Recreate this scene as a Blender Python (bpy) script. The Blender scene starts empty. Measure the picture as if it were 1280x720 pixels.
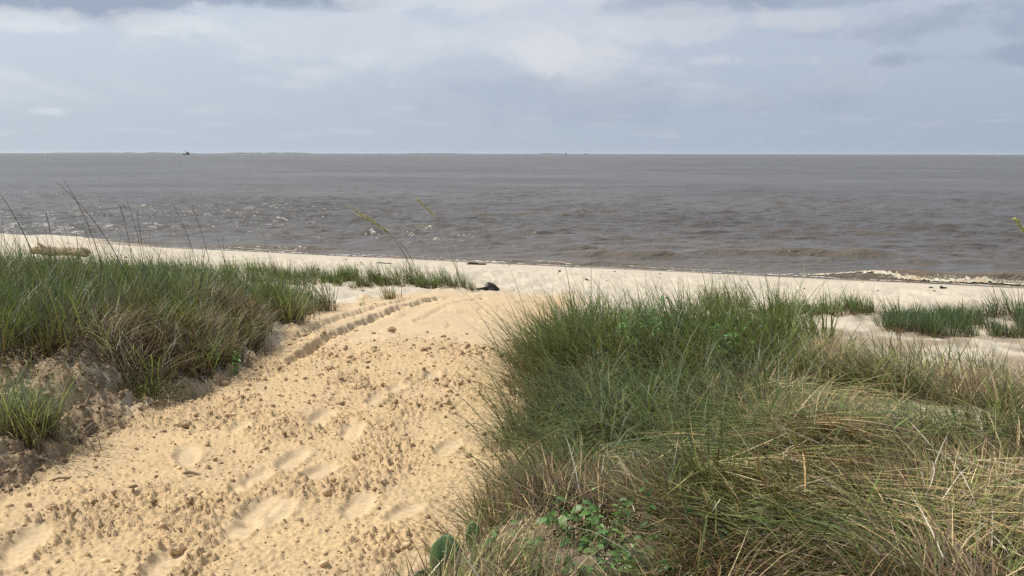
import bpy, bmesh, math, random
import numpy as np
from mathutils import Vector, Matrix, Euler
rnd = random.Random(7)
RG = np.random.default_rng(11)
SC = bpy.context.scene
COL = SC.collection
R = math.radians

# ------------------------------------------------------------------ camera
F_PX, PITCH, ZC = 1108.0, R(8.63), 3.25
cam_d = bpy.data.cameras.new('camera')
cam = bpy.data.objects.new('camera', cam_d); COL.objects.link(cam)
cam_d.sensor_width = 36.0
cam_d.lens = 36.0 * F_PX / 1280.0
cam_d.clip_start = 0.05; cam_d.clip_end = 40000
cam.location = (0, 0, ZC)
cam.rotation_euler = (Matrix.Rotation(R(90) - PITCH, 4, 'X') @ Matrix.Rotation(R(0.09), 4, 'Z')).to_euler()
SC.camera = cam

# ------------------------------------------------------------------ light
SUN_EL, SUN_AZ = R(50), R(-76)        # azimuth from +Y, negative = to the left
SUN_DIR = Vector((math.sin(SUN_AZ) * math.cos(SUN_EL), math.cos(SUN_AZ) * math.cos(SUN_EL), math.sin(SUN_EL)))
SKY_STRENGTH = 0.1
world = bpy.data.worlds.new('World'); SC.world = world; world.use_nodes = True

class NT:
    """small helper round a node tree"""
    def __init__(s, nt): s.nt = nt; s.n = nt.nodes; s.l = nt.links
    def node(s, t, **kw):
        n = s.n.new(t)
        for k, v in kw.items(): setattr(n, k, v)
        return n
    def put(s, sock, v):
        if isinstance(v, bpy.types.NodeSocket): s.l.new(v, sock)
        elif isinstance(v, (tuple, list)) and len(v) == 3 and sock.type == 'RGBA': sock.default_value = (*v, 1)
        else: sock.default_value = v
    def math(s, op, a, b=0.0, clamp=False):
        n = s.node('ShaderNodeMath', operation=op, use_clamp=clamp); s.put(n.inputs[0], a); s.put(n.inputs[1], b); return n.outputs[0]
    def vmath(s, op, a, b=(0, 0, 0)):
        n = s.node('ShaderNodeVectorMath', operation=op); s.put(n.inputs[0], a); s.put(n.inputs[1], b); return n.outputs[0]
    def noise(s, vec, scale, detail=4, rough=.5, dist=0.0):
        n = s.node('ShaderNodeTexNoise'); s.l.new(vec, n.inputs['Vector'])
        n.inputs['Scale'].default_value = scale; n.inputs['Detail'].default_value = detail
        n.inputs['Roughness'].default_value = rough; n.inputs['Distortion'].default_value = dist
        return n.outputs[0]
    def ramp(s, v, lo, hi, a=0.0, b=1.0):
        n = s.node('ShaderNodeMapRange', interpolation_type='SMOOTHSTEP'); s.put(n.inputs[0], v)
        n.inputs[1].default_value = lo; n.inputs[2].default_value = hi; n.inputs[3].default_value = a; n.inputs[4].default_value = b
        return n.outputs[0]
    def mix(s, f, a, b, mode='MIX'):
        n = s.node('ShaderNodeMix', data_type='RGBA', blend_type=mode); s.put(n.inputs[0], f); s.put(n.inputs[6], a); s.put(n.inputs[7], b); return n.outputs[2]

w = NT(world.node_tree); w.n.clear()
sky = w.node('ShaderNodeTexSky', sky_type='NISHITA'); sky.sun_disc = False
sky.sun_elevation = SUN_EL; sky.sun_rotation = SUN_AZ; sky.dust_density = 2.5; sky.air_density = 1.0; sky.ozone_density = 1.0
tc = w.node('ShaderNodeTexCoord')
sep = w.node('ShaderNodeSeparateXYZ'); w.l.new(tc.outputs['Generated'], sep.inputs[0])
zz = w.math('MAXIMUM', sep.outputs[2], 0.0)
zden = w.math('ADD', zz, 0.45)
cmb = w.node('ShaderNodeCombineXYZ'); w.put(cmb.inputs[0], w.math('DIVIDE', sep.outputs[0], zden)); w.put(cmb.inputs[1], w.math('DIVIDE', sep.outputs[1], zden))
cv = cmb.outputs[0]
cvs = w.vmath('MULTIPLY', cv, (1.0, 1.0, 1.0))
n_big = w.noise(w.vmath('ADD', cvs, (3.1, 7.7, 0)), 0.55, 5, .5, .3)
n_mid = w.noise(w.vmath('ADD', cvs, (11.3, 2.2, 5)), 2.6, 7, .6, .5)
n_dk = w.noise(w.vmath('ADD', w.vmath('MULTIPLY', cv, (1.0, 1.3, 1)), (CLX := 5.4, CLY := 1.9, 2)), 1.5, 6, .55, .4)
# veil of thin cloud: pale, a little bluer low down; bright towards the sun's side
az = w.math('ARCTAN2', sep.outputs[0], sep.outputs[1])
side = w.ramp(az, -.85, .85)                                   # sun side (left) brighter than the right
K = 1.0 / SKY_STRENGTH
def kc(r, g, b): return (r * K, g * K, b * K)
low = w.mix(side, kc(.54, .61, .69), kc(.37, .45, .56))
high = w.mix(side, kc(.62, .705, .79), kc(.47, .54, .655))
veil = w.mix(w.ramp(zz, 0.0, 0.18), low, high)
bright = w.mix(side, kc(.80, .83, .87), kc(.63, .64, .70))
c1 = w.mix(w.math('MULTIPLY', w.ramp(n_mid, .46, .74), w.ramp(zz, .03, .10)), veil, bright)
dark = w.mix(side, kc(.36, .43, .545), kc(.29, .355, .475))
c2 = w.mix(w.math('MULTIPLY', w.ramp(n_dk, .54, .74), w.ramp(zz, .09, .25, 0, .8)), c1, dark)
# low cumulus puffs near the horizon
pv = w.node('ShaderNodeCombineXYZ'); w.put(pv.inputs[0], w.math('MULTIPLY', az, 6.0)); w.put(pv.inputs[1], w.math('MULTIPLY', zz, 34.0))
puff = w.math('MULTIPLY', w.ramp(w.noise(pv.outputs[0], 2.2, 5, .55), .52, .68), w.math('MULTIPLY', w.ramp(zz, .004, .02), w.ramp(zz, .075, .03)))
c3 = w.mix(w.math('MULTIPLY', puff, .22), c2, bright)
wn = w.noise(w.vmath('ADD', w.vmath('MULTIPLY', tc.outputs['Generated'], (1, 1, 1.5)), (4.2, 1.7, 9.0)), 8.5, 8, .64, .35)
wn2 = w.math('MULTIPLY', w.math('SUBTRACT', wn, .5), 6.0)
def cloud(c, a0, z0, wa, wz, colr, amt):
    qa = w.math('POWER', w.math('ABSOLUTE', w.math('DIVIDE', w.math('SUBTRACT', az, a0), wa)), 2.0)
    qz = w.math('POWER', w.math('ABSOLUTE', w.math('DIVIDE', w.math('SUBTRACT', zz, z0), wz)), 2.0)
    v = w.math('ADD', w.math('SUBTRACT', 1.0, w.math('ADD', qa, qz)), wn2)
    return w.mix(w.ramp(v, -.25, .95, 0, amt), c, colr)
for a0, z0, wa, wz, d_, amt in ((-.46, .148, .14, .026, 1, 1.0), (-.25, .161, .12, .014, 1, 1.0), (.44, .128, .20, .024, 1, .5), (.50, .094, .13, .012, 1, .6), (.18, .156, .12, .014, 1, .5), (.34, .155, .10, .012, 1, .5), (.10, .060, .30, .03, 1, .25),
        (.03, .112, .045, .024, 0, .8), (.10, .108, .05, .016, 0, .6), (.27, .098, .09, .012, 0, .7), (.33, .135, .08, .014, 0, .6), (.17, .135, .09, .02, 0, .5), (-.06, .165, .14, .016, 0, .6), (-.475, .040, .024, .005, 0, .45), (-.49, .125, .07, .013, 0, .6), (-.36, .13, .06, .012, 0, .6), (-.20, .12, .18, .035, 0, .35)):
    c3 = cloud(c3, a0, z0, wa, wz, dark if d_ else bright, amt)
allc = w.mix(w.ramp(n_big, .25, .5, .86, .97), sky.outputs[0], c3)
bg = w.node('ShaderNodeBackground'); w.l.new(allc, bg.inputs[0]); bg.inputs[1].default_value = SKY_STRENGTH
wo = w.node('ShaderNodeOutputWorld'); w.l.new(bg.outputs[0], wo.inputs[0])

sun_d = bpy.data.lights.new('sun', 'SUN'); sun_d.energy = 5.0; sun_d.angle = R(0.6); sun_d.color = (1.0, .955, .88)
sun = bpy.data.objects.new('sun', sun_d); COL.objects.link(sun); sun.location = (-30, 20, 40)
sun.rotation_euler = (-SUN_DIR).to_track_quat('-Z', 'Y').to_euler()
vs = SC.view_settings; vs.view_transform = 'Standard'; vs.look = 'None'; vs.exposure = 0.0; vs.gamma = 1.0
SC.cycles.max_bounces = 5; SC.cycles.diffuse_bounces = 3; SC.cycles.glossy_bounces = 2; SC.cycles.transmission_bounces = 3
SC.cycles.volume_bounces = 0; SC.cycles.transparent_max_bounces = 6
SC.cycles.use_denoising = False; SC.cycles.use_adaptive_sampling = False; SC.cycles.sample_clamp_indirect = 4; SC.render.filter_size = 1.3

# ------------------------------------------------------------------ numeric helpers
def _h(ix, iy, seed):
    h = (ix.astype(np.int64) * 374761393 + iy.astype(np.int64) * 668265263 + seed * 1442695041) & 0xffffffff
    h = ((h ^ (h >> 13)) * 1274126177) & 0xffffffff
    h = ((h ^ (h >> 15)) * 2246822519) & 0xffffffff
    return (h ^ (h >> 16)) & 0xffffffff
def perlin(x, y, seed=0):
    x = np.asarray(x, float); y = np.asarray(y, float)
    ix = np.floor(x); iy = np.floor(y); fx = x - ix; fy = y - iy
    u = fx * fx * fx * (fx * (fx * 6 - 15) + 10); v = fy * fy * fy * (fy * (fy * 6 - 15) + 10)
    def g(dx, dy):
        a = _h(ix + dx, iy + dy, seed) * (2 * np.pi / 4294967296.0)
        return np.cos(a) * (fx - dx) + np.sin(a) * (fy - dy)
    a = g(0, 0); b = g(1, 0); c = g(0, 1); d = g(1, 1)
    return ((a + (b - a) * u) * (1 - v) + (c + (d - c) * u) * v) * 1.5
def fbm(x, y, f, seed=0, o=3, g=.5):
    r = 0; a = 1
    for i in range(o):
        r = r + a * perlin(x * f, y * f, seed + i * 17); f *= 2.03; a *= g
    return r
def sst(a, b, x):
    t = np.clip((x - a) / (b - a), 0, 1); return t * t * (3 - 2 * t)

# ------------------------------------------------------------------ the lie of the land
SH0, SHK = 26.2, -.37                      # shoreline y = SH0 + SHK*x at the mean water level (z = 0)
PS = [-14000, -400, -40, -3, 0, 3, 8, 12, 18, 24, 60, 400]
PZ = [-14, -9, -1.5, -.12, 0, .35, .75, .9, 1.4, 1.6, 1.75, 2.2]
LY = [2, 4.15, 5.7, 6.9, 7.8, 9.2, 10.8, 12.6, 14.6, 15.5]
LX = [-2.6, -2.55, -2.46, -2.22, -2.17, -2.28, -2.38, -2.31, -1.9, -1.1]
RY = [2, 3.35, 3.7, 4.1, 5.1, 6.3, 7.8, 11.1, 14.8]
RX = [-.75, -.52, -.28, -.16, -.16, -.02, .1, .2, .6]
def edge_l(x, y): return np.interp(y, LY, LX) + .10 * perlin(y * 1.3, y * 0 + 3.3, 5)
def edge_r(x, y): return np.interp(y, RY, RX) + .08 * perlin(y * 1.5, y * 0 + 8.3, 6)
def Hm(x, y):
    """height of the sand without its fine relief"""
    x = np.asarray(x, float); y = np.asarray(y, float)
    s = SH0 + SHK * x - y
    z = np.interp(s, PS, PZ) + .5 * (np.interp(s + .8, PS, PZ) + np.interp(s - .8, PS, PZ) - 2 * np.interp(s, PS, PZ)) * 0
    dl = edge_l(x, y) - x                  # metres into the left dune
    dr = x - edge_r(x, y)                  # metres into the right dune
    wob = fbm(x, y, .45, 3, 3)
    hl = sst(0, .75, dl) * .30 + sst(.5, 3.5, dl) * .16
    hl *= 1 - sst(8.3, 12.2, y + .25 * (x + 4) + .8 * wob)
    hl *= .55 + .45 * sst(4.2, 6.2, y)
    hr = sst(0, .7, dr) * .26 + sst(.4, 2.2, dr) * .14 - sst(2.4, 4.5, dr) * .06
    hr *= 1 - .50 * sst(1.9, 3.2, x) * sst(4.2, 5.8, y)
    hr *= 1 - sst(6.5, 8.4, y + .6 * np.maximum(x - 1.8, 0) + .4 * wob)
    dune = sst(0, .4, np.maximum(dl, dr))
    z = z + hl + hr + wob * .05 * dune * (1 - sst(12, 18, y)) + .035 * fbm(x, y, .35, 9, 2) * sst(.5, 3, s)
    z = z + .05 * fbm(x, y, 1.1, 21, 2) * dune * (s > 6)
    # hummocks on the upper beach, where the grass holds the sand
    for hx, hy, hr_, ha in ((-2.4, 16.6, 1.0, .10), (-1.3, 17.2, .9, .10), (5.9, 12.6, 1.6, .18), (7.6, 12.4, 2.0, .18), (4.3, 12.6, 1.1, .14), (-6, 16.5, 2.4, .14), (-11, 17.5, 3.0, .2)):
        z = z + ha * np.exp(-((x - hx) ** 2 + (y - hy) ** 2) / hr_ ** 2)
    return z

_T = np.geomspace(1.5, 2500, 60000)
def at(px, py):
    """point of the sand seen at a pixel of the 1280x720 photograph"""
    X = (px - 640) / F_PX; Y = -(py - 360) / F_PX
    dx, dy, dz = X, math.cos(PITCH) + Y * math.sin(PITCH), -math.sin(PITCH) + Y * math.cos(PITCH)
    d = ZC + dz * _T < Hm(dx * _T, dy * _T)
    i = int(np.argmax(d)) if d.any() else len(_T) - 1
    t = _T[i]; return Vector((dx * t, dy * t, float(Hm(dx * t, dy * t))))

BARE = [(at(1095, 512), .50, .30), (at(1225, 538), .45, .16), (at(690, 515), .0001, .0001)]
FOOT = []   # footprints: x, y, heading, length, width, depth
for (px, py, hd, L, W, dp) in [(205, 706, -.35, .30, .13, .045), (322, 640, -.25, .34, .14, .040), (303, 662, -.1, .2, .13, .03), (322, 598, -.3, .24, .13, .035), (300, 610, -.4, .2, .1, .03),
        (365, 576, -.2, .34, .13, .040), (398, 590, 0, .26, .13, .035), (402, 522, -.2, .34, .14, .04), (440, 540, -.3, .34, .14, .04), (30, 683, -.5, .42, .15, .04), (235, 571, -.6, .34, .12, .03),
        (447, 632, -.2, .32, .13, .03), (300, 535, -.3, .26, .11, .03), (505, 640, .1, .26, .12, .028), (350, 640, -.3, .3, .12, .02), (470, 500, -.2, .3, .12, .03), (540, 470, -.2, .3, .13, .03), (495, 487, -.2, .26, .12, .03), (560, 560, 0, .3, .12, .02)]:
    p = at(px, py); FOOT.append((p.x, p.y, hd + .25, L * .62, W * .60, dp * .62))

def relief(x, y):
    """fine relief of the sand and, with it, the colour fields"""
    s = SH0 + SHK * x - y
    dl = edge_l(x, y) - x; dr = x - edge_r(x, y)
    path = sst(-.05, .12, -dl) * sst(-.1, .15, -dr) * (1 - sst(14, 16, y))
    near = y < 18
    smooth_zone = sst(8.0, 9.3, y + .9 * perlin(x * 1.2, y * .8, 44)) * path
    patch = sst(-.25, .35, fbm(x, y * .7, 1.6, 51, 2))
    c1 = fbm(x, y, 17, 61, 2); c2 = fbm(x, y, 38, 65, 2)
    cl = np.clip(c1 - .12, 0, .34) * .036 + np.maximum(c2 - .05, 0) * .028 + c2 * .004
    foot = np.zeros_like(x); fz = np.zeros_like(x)
    for fx, fy, hd, a, b, dp in FOOT:
        m = (np.abs(x - fx) < .6) & (np.abs(y - fy) < .6)
        X = x[m] - fx; Y = y[m] - fy
        u = (X * math.sin(hd + .0) + Y * math.cos(hd)) / a; v = (X * math.cos(hd) - Y * math.sin(hd)) / b
        v = v * (1 + .25 * np.sign(-u) * u * u) + .12 * perlin(X * 9 + fx, Y * 9, 71)
        q = np.sqrt(u * u + v * v)
        foot[m] = np.maximum(foot[m], 1 - sst(.85, 1.1, q))
        fz[m] += -dp * (1 - sst(.55, 1.05, q)) + .005 * np.exp(-((q - 1.2) / .2) ** 2)
    rough = path * (1 - smooth_zone) * (.35 + .65 * patch) * (1 - .85 * foot)
    z = cl * rough * 1.25 + fz * path
    z = z + .012 * fbm(x, y, 2.2, 81, 3) * path * (1 - .5 * smooth_zone)
    # hard smooth part with broken crust and ruts
    crust = np.maximum(fbm(x * .8, y * .35, 2.6, 91, 3) - .22, 0)
    z = z + smooth_zone * (np.where(crust > .0, .016, 0) * sst(0, .02, crust) + .004 * c1)
    # caterpillar ruts along the left side, with scalloped lug edges
    def rut(x0, y0, y1, drop, width, per, amp, seed):
        cx = x0(y) + amp * np.abs(np.sin(np.pi * y / per + .4 * perlin(y * 2, y * 0, seed))) ** 1.5 + .018 * perlin(y * 9, x * 9, seed)
        k = sst(y0, y0 + .4, y) * (1 - sst(y1 - .8, y1, y))
        d = x - cx
        return k * (drop * .55 * (1 - sst(-.014, .014, d)) * sst(-.26, -.06, d) - drop * .45 * sst(-.014, .014, d) * (1 - sst(.05, width, d)))
    tr = lambda yy: np.interp(yy, [7, 7.66, 8.68, 10.09, 12.21, 14.6], [-2.02, -2.0, -1.95, -1.8, -1.6, -1.1])
    kk = sst(7.3, 7.8, y) * (1 - sst(13.6, 14.6, y)); X = x - tr(y)
    sp = .30; ph = y / sp - np.floor(y / sp); hv = _h(np.floor(y / sp), np.floor(y / sp) * 0, 77) / 4294967296.0
    qx = (X - .065 - .02 * hv) / (.062 + .025 * hv); qy = (ph - .5) / (.46 + .04 * hv)
    pit = 1 - sst(.80, 1.04, np.sqrt(qx ** 2 + qy ** 2) + .08 * perlin(x * 14, y * 14, 79))
    z = z + kk * (-.065 * np.where(X < .09, pit, pit * .7) + .018 * sst(-.30, -.05, X) * (1 - sst(-.01, .03, X)) - .012 * sst(0, .1, X) * (1 - sst(.3, .6, X)) + .012 * perlin(x * 12, y * 7, 83) * np.exp(-(X / .2) ** 2))
    z = z + rut(lambda yy: tr(yy) - .30, 8.5, 14.2, .05, .16, .20, .03, 111)
    z = z + rut(lambda yy: tr(yy) + .55, 10.2, 15.2, .022, .12, .21, .03, 121)
    # broken bank under the left dune
    bank = sst(-.08, .06, dl) * (1 - sst(.85, 1.15, dl)) * (1 - sst(7.6, 8.4, y))
    bank = np.maximum(bank, sst(-.1, .05, dl) * (1 - sst(.25, .4, dl)) * (1 - sst(12, 13, y)) * .45)
    lump = np.abs(fbm(x, y, 3.1, 141, 2)) * .085 + np.abs(fbm(x, y, 8.5, 143, 2)) * .045 + np.maximum(c1, 0) * .045 + np.abs(c2) * .024
    z = z + bank * (lump - .05)
    dn = sst(.3, .6, np.maximum(dl, dr)) * near
    z = z + dn * (.018 * fbm(x, y, 5, 151, 3))
    # trampled upper beach
    bch = (1 - path) * sst(3.5, 7, s) * (1 - dn * .6)
    z = z + bch * (.050 * fbm(x, y, 2.0, 161, 4, .6) + .022 * np.maximum(fbm(x, y, 6, 165, 2), 0))
    # tumbled sand beside the log
    tb = np.exp(-(((x + 11.7) / 2.2) ** 2 + ((y - 23.8) / 1.3) ** 2))
    z = z + tb * (.10 + .22 * np.abs(fbm(x, y, 1.5, 171, 3)))
    return z, path, smooth_zone, bank, foot, rough, dl, dr, s, c1, c2

# ------------------------------------------------------------------ mesh helpers
def mesh_obj(name, V, faces_n, faces_v, mat, parent=None, col=None, smooth=False, attrs=None):
    """link a mesh from numpy arrays: faces_n = corners per face, faces_v = flat corner indices"""
    me = bpy.data.meshes.new(name)
    V = np.ascontiguousarray(V, np.float32)
    me.vertices.add(len(V)); me.vertices.foreach_set('co', V.ravel())
    faces_n = np.asarray(faces_n, np.int32); faces_v = np.asarray(faces_v, np.int32)
    me.loops.add(len(faces_v)); me.loops.foreach_set('vertex_index', faces_v)
    me.polygons.add(len(faces_n))
    st = np.concatenate([[0], np.cumsum(faces_n)[:-1]]).astype(np.int32)
    me.polygons.foreach_set('loop_start', st)
    try: me.polygons.foreach_set('loop_total', faces_n)
    except Exception: pass
    if smooth: me.polygons.foreach_set('use_smooth', np.ones(len(faces_n), bool))
    if col is not None:
        a = me.color_attributes.new('Col', 'FLOAT_COLOR', 'POINT')
        c = np.ones((len(V), 4), np.float32); c[:, :3] = col; a.data.foreach_set('color', c.ravel())
    for k, v in (attrs or {}).items():
        a = me.attributes.new(k, 'FLOAT', 'POINT'); a.data.foreach_set('value', np.ascontiguousarray(v, np.float32))
    me.update(calc_edges=True)
    me.materials.append(mat)
    o = bpy.data.objects.new(name, me); COL.objects.link(o)
    if parent: o.parent = parent
    return o
def grid_faces(nr, nc, wrap=False):
    i = np.arange(nr - 1)[:, None]; j = np.arange(nc if wrap else nc - 1)[None]
    j2 = (j + 1) % nc
    f = np.stack([i * nc + j, i * nc + j2, (i + 1) * nc + j2, (i + 1) * nc + j], -1).reshape(-1, 4)
    return np.full(len(f), 4), f.ravel()
def tag(o, label=None, cat=None, group=None, kind=None):
    if label: o['label'] = label
    if cat: o['category'] = cat
    if group: o['group'] = group
    if kind: o['kind'] = kind
    return o
def empty(name, loc, rz=0.0):
    o = bpy.data.objects.new(name, None); COL.objects.link(o); o.location = loc; o.rotation_euler = (0, 0, rz); o.empty_display_size = .1
    return o

# ------------------------------------------------------------------ materials
def new_mat(name):
    m = bpy.data.materials.new(name); m.use_nodes = True; t = NT(m.node_tree); t.n.clear()
    out = t.node('ShaderNodeOutputMaterial'); b = t.node('ShaderNodeBsdfPrincipled'); t.l.new(b.outputs[0], out.inputs[0])
    return m, t, b, out
def bump(t, h, strength, dist, prev=None):
    n = t.node('ShaderNodeBump'); n.inputs['Strength'].default_value = strength; n.inputs['Distance'].default_value = dist
    t.l.new(h, n.inputs['Height'])
    if prev is not None: t.l.new(prev, n.inputs['Normal'])
    return n.outputs[0]

def mat_sand():
    m, t, b, out = new_mat('sand')
    g = t.node('ShaderNodeNewGeometry').outputs['Position']
    a = t.node('ShaderNodeAttribute', attribute_name='Col').outputs['Color']
    n1 = t.noise(g, 300, 2, .6); n2 = t.noise(g, 45, 4, .6); n3 = t.noise(g, 2.0, 4, .6)
    c = t.mix(1.0, a, t.mix(t.ramp(n2, .3, .7), (.86, .85, .84), (1.08, 1.07, 1.05)), 'MULTIPLY')
    c = t.mix(1.0, c, t.mix(t.ramp(n3, .3, .7), (.94, .94, .95), (1.05, 1.04, 1.02)), 'MULTIPLY')
    sp = t.ramp(n1, .60, .72)
    c = t.mix(t.math('MULTIPLY', sp, .35), c, (.16, .11, .07))
    t.l.new(c, b.inputs['Base Color'])
    wet = t.node('ShaderNodeAttribute', attribute_name='wet').outputs['Fac']
    t.l.new(t.ramp(wet, 0, 1, .95, .5), b.inputs['Roughness'])
    b.inputs['Specular IOR Level'].default_value = .25
    ro = t.node('ShaderNodeAttribute', attribute_name='rough').outputs['Fac']
    h = t.math('ADD', t.math('MULTIPLY', t.noise(g, 110, 3, .6), .5), t.noise(g, 38, 4, .65))
    bn = t.node('ShaderNodeBump'); bn.inputs['Distance'].default_value = .009
    t.l.new(h, bn.inputs['Height']); t.l.new(t.math('ADD', t.math('MULTIPLY', ro, .75), .18), bn.inputs['Strength'])
    t.l.new(bn.outputs[0], b.inputs['Normal'])
    return m
def mat_col(name, rough=.7, trans=0.0, spec=.3, nscale=0, nbump=0.0):
    """colour from the mesh's Col attribute; translucent for thin leaves"""
    m, t, b, out = new_mat(name)
    a = t.node('ShaderNodeAttribute', attribute_name='Col').outputs['Color']
    b.inputs['Roughness'].default_value = rough; b.inputs['Specular IOR Level'].default_value = spec
    if nscale:
        g = t.node('ShaderNodeNewGeometry').outputs['Position']; n = t.noise(g, nscale, 4, .6)
        a = t.mix(1.0, a, t.mix(n, (.7, .7, .7), (1.3, 1.3, 1.3)), 'MULTIPLY')
        if nbump: t.l.new(bump(t, n, 1.0, nbump), b.inputs['Normal'])
    t.l.new(a, b.inputs['Base Color'])
    if trans:
        tr = t.node('ShaderNodeBsdfTranslucent'); t.l.new(t.mix(1.0, a, (1.25, 1.3, .8), 'MULTIPLY'), tr.inputs[0])
        mx = t.node('ShaderNodeMixShader'); mx.inputs[0].default_value = trans
        t.l.new(b.outputs[0], mx.inputs[1]); t.l.new(tr.outputs[0], mx.inputs[2]); t.l.new(mx.outputs[0], out.inputs[0])
    return m
def mat_plain(name, c, rough=.7, nscale=8, var=.35, nb=.0, stretch=None, spec=.3):
    m, t, b, out = new_mat(name)
    g = t.node('ShaderNodeTexCoord').outputs['Object']
    if stretch: g = t.vmath('MULTIPLY', g, stretch)
    n = t.noise(g, nscale, 5, .6)
    cc = t.mix(t.ramp(n, .3, .7), tuple(x * (1 - var) for x in c), tuple(x * (1 + var) for x in c))
    t.l.new(cc, b.inputs['Base Color']); b.inputs['Roughness'].default_value = rough; b.inputs['Specular IOR Level'].default_value = spec
    if nb: t.l.new(bump(t, n, 1.0, nb), b.inputs['Normal'])
    return m
def mat_sea():
    m, t, b, out = new_mat('brown_sea_water')
    g = t.node('ShaderNodeNewGeometry').outputs['Position']
    n = t.noise(t.vmath('MULTIPLY', g, (.02, .05, 1)), 1.0, 4, .6)
    sh = t.node('ShaderNodeAttribute', attribute_name='shallow').outputs['Fac']
    c = t.mix(t.ramp(n, .35, .65), (.066, .055, .046), (.094, .080, .067))
    c = t.mix(sh, c, (.15, .11, .070))
    t.l.new(c, b.inputs['Base Color'])
    b.inputs['Roughness'].default_value = .32; b.inputs['IOR'].default_value = 1.33; b.inputs['Specular IOR Level'].default_value = .5
    # wavelets too small for the mesh
    g1 = t.vmath('MULTIPLY', g, (1.0, 1.7, 1))
    gn = t.node('ShaderNodeNewGeometry').outputs['Normal']
    nz = t.node('ShaderNodeTexNoise'); t.l.new(t.vmath('MULTIPLY', g, (.11, .15, 1)), nz.inputs['Vector']); nz.inputs['Scale'].default_value = 1; nz.inputs['Detail'].default_value = 7; nz.inputs['Roughness'].default_value = .70
    dv = t.vmath('MULTIPLY', t.vmath('SUBTRACT', nz.outputs['Color'], (.5, .5, .5)), (.35, .95, 0))
    n2z = t.node('ShaderNodeTexNoise'); t.l.new(t.vmath('MULTIPLY', g, (.018, .022, 1)), n2z.inputs['Vector']); n2z.inputs['Scale'].default_value = 1; n2z.inputs['Detail'].default_value = 4; n2z.inputs['Roughness'].default_value = .8
    dv = t.vmath('ADD', dv, t.vmath('MULTIPLY', t.vmath('SUBTRACT', n2z.outputs['Color'], (.5, .5, .5)), (.0, .7, 0)))
    n0 = t.vmath('NORMALIZE', t.vmath('ADD', gn, dv))
    b1 = bump(t, t.noise(t.vmath('MULTIPLY', g, (.9, 1.5, 1)), 1.0, 3, .6, .3), 1.0, .29, n0)
    b2 = bump(t, t.noise(g1, 3.4, 3, .6, .3), 1.0, .05, b1)
    t.l.new(b2, b.inputs['Normal'])
    return m
M_SAND = mat_sand(); M_SEA = mat_sea()
M_GRASS = mat_col('grass_blades', .5, .42, .4)
M_STRAW = mat_col('dry_straw', .75, .15, .2)
M_LEAF = mat_col('green_leaf', .45, .25, .4, 60)
M_CLOD = mat_col('sand_clod', .95, 0, .15, 90, .004)
M_FOAM = mat_col('foam', .6, 0, .3, 30, .01)

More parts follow.
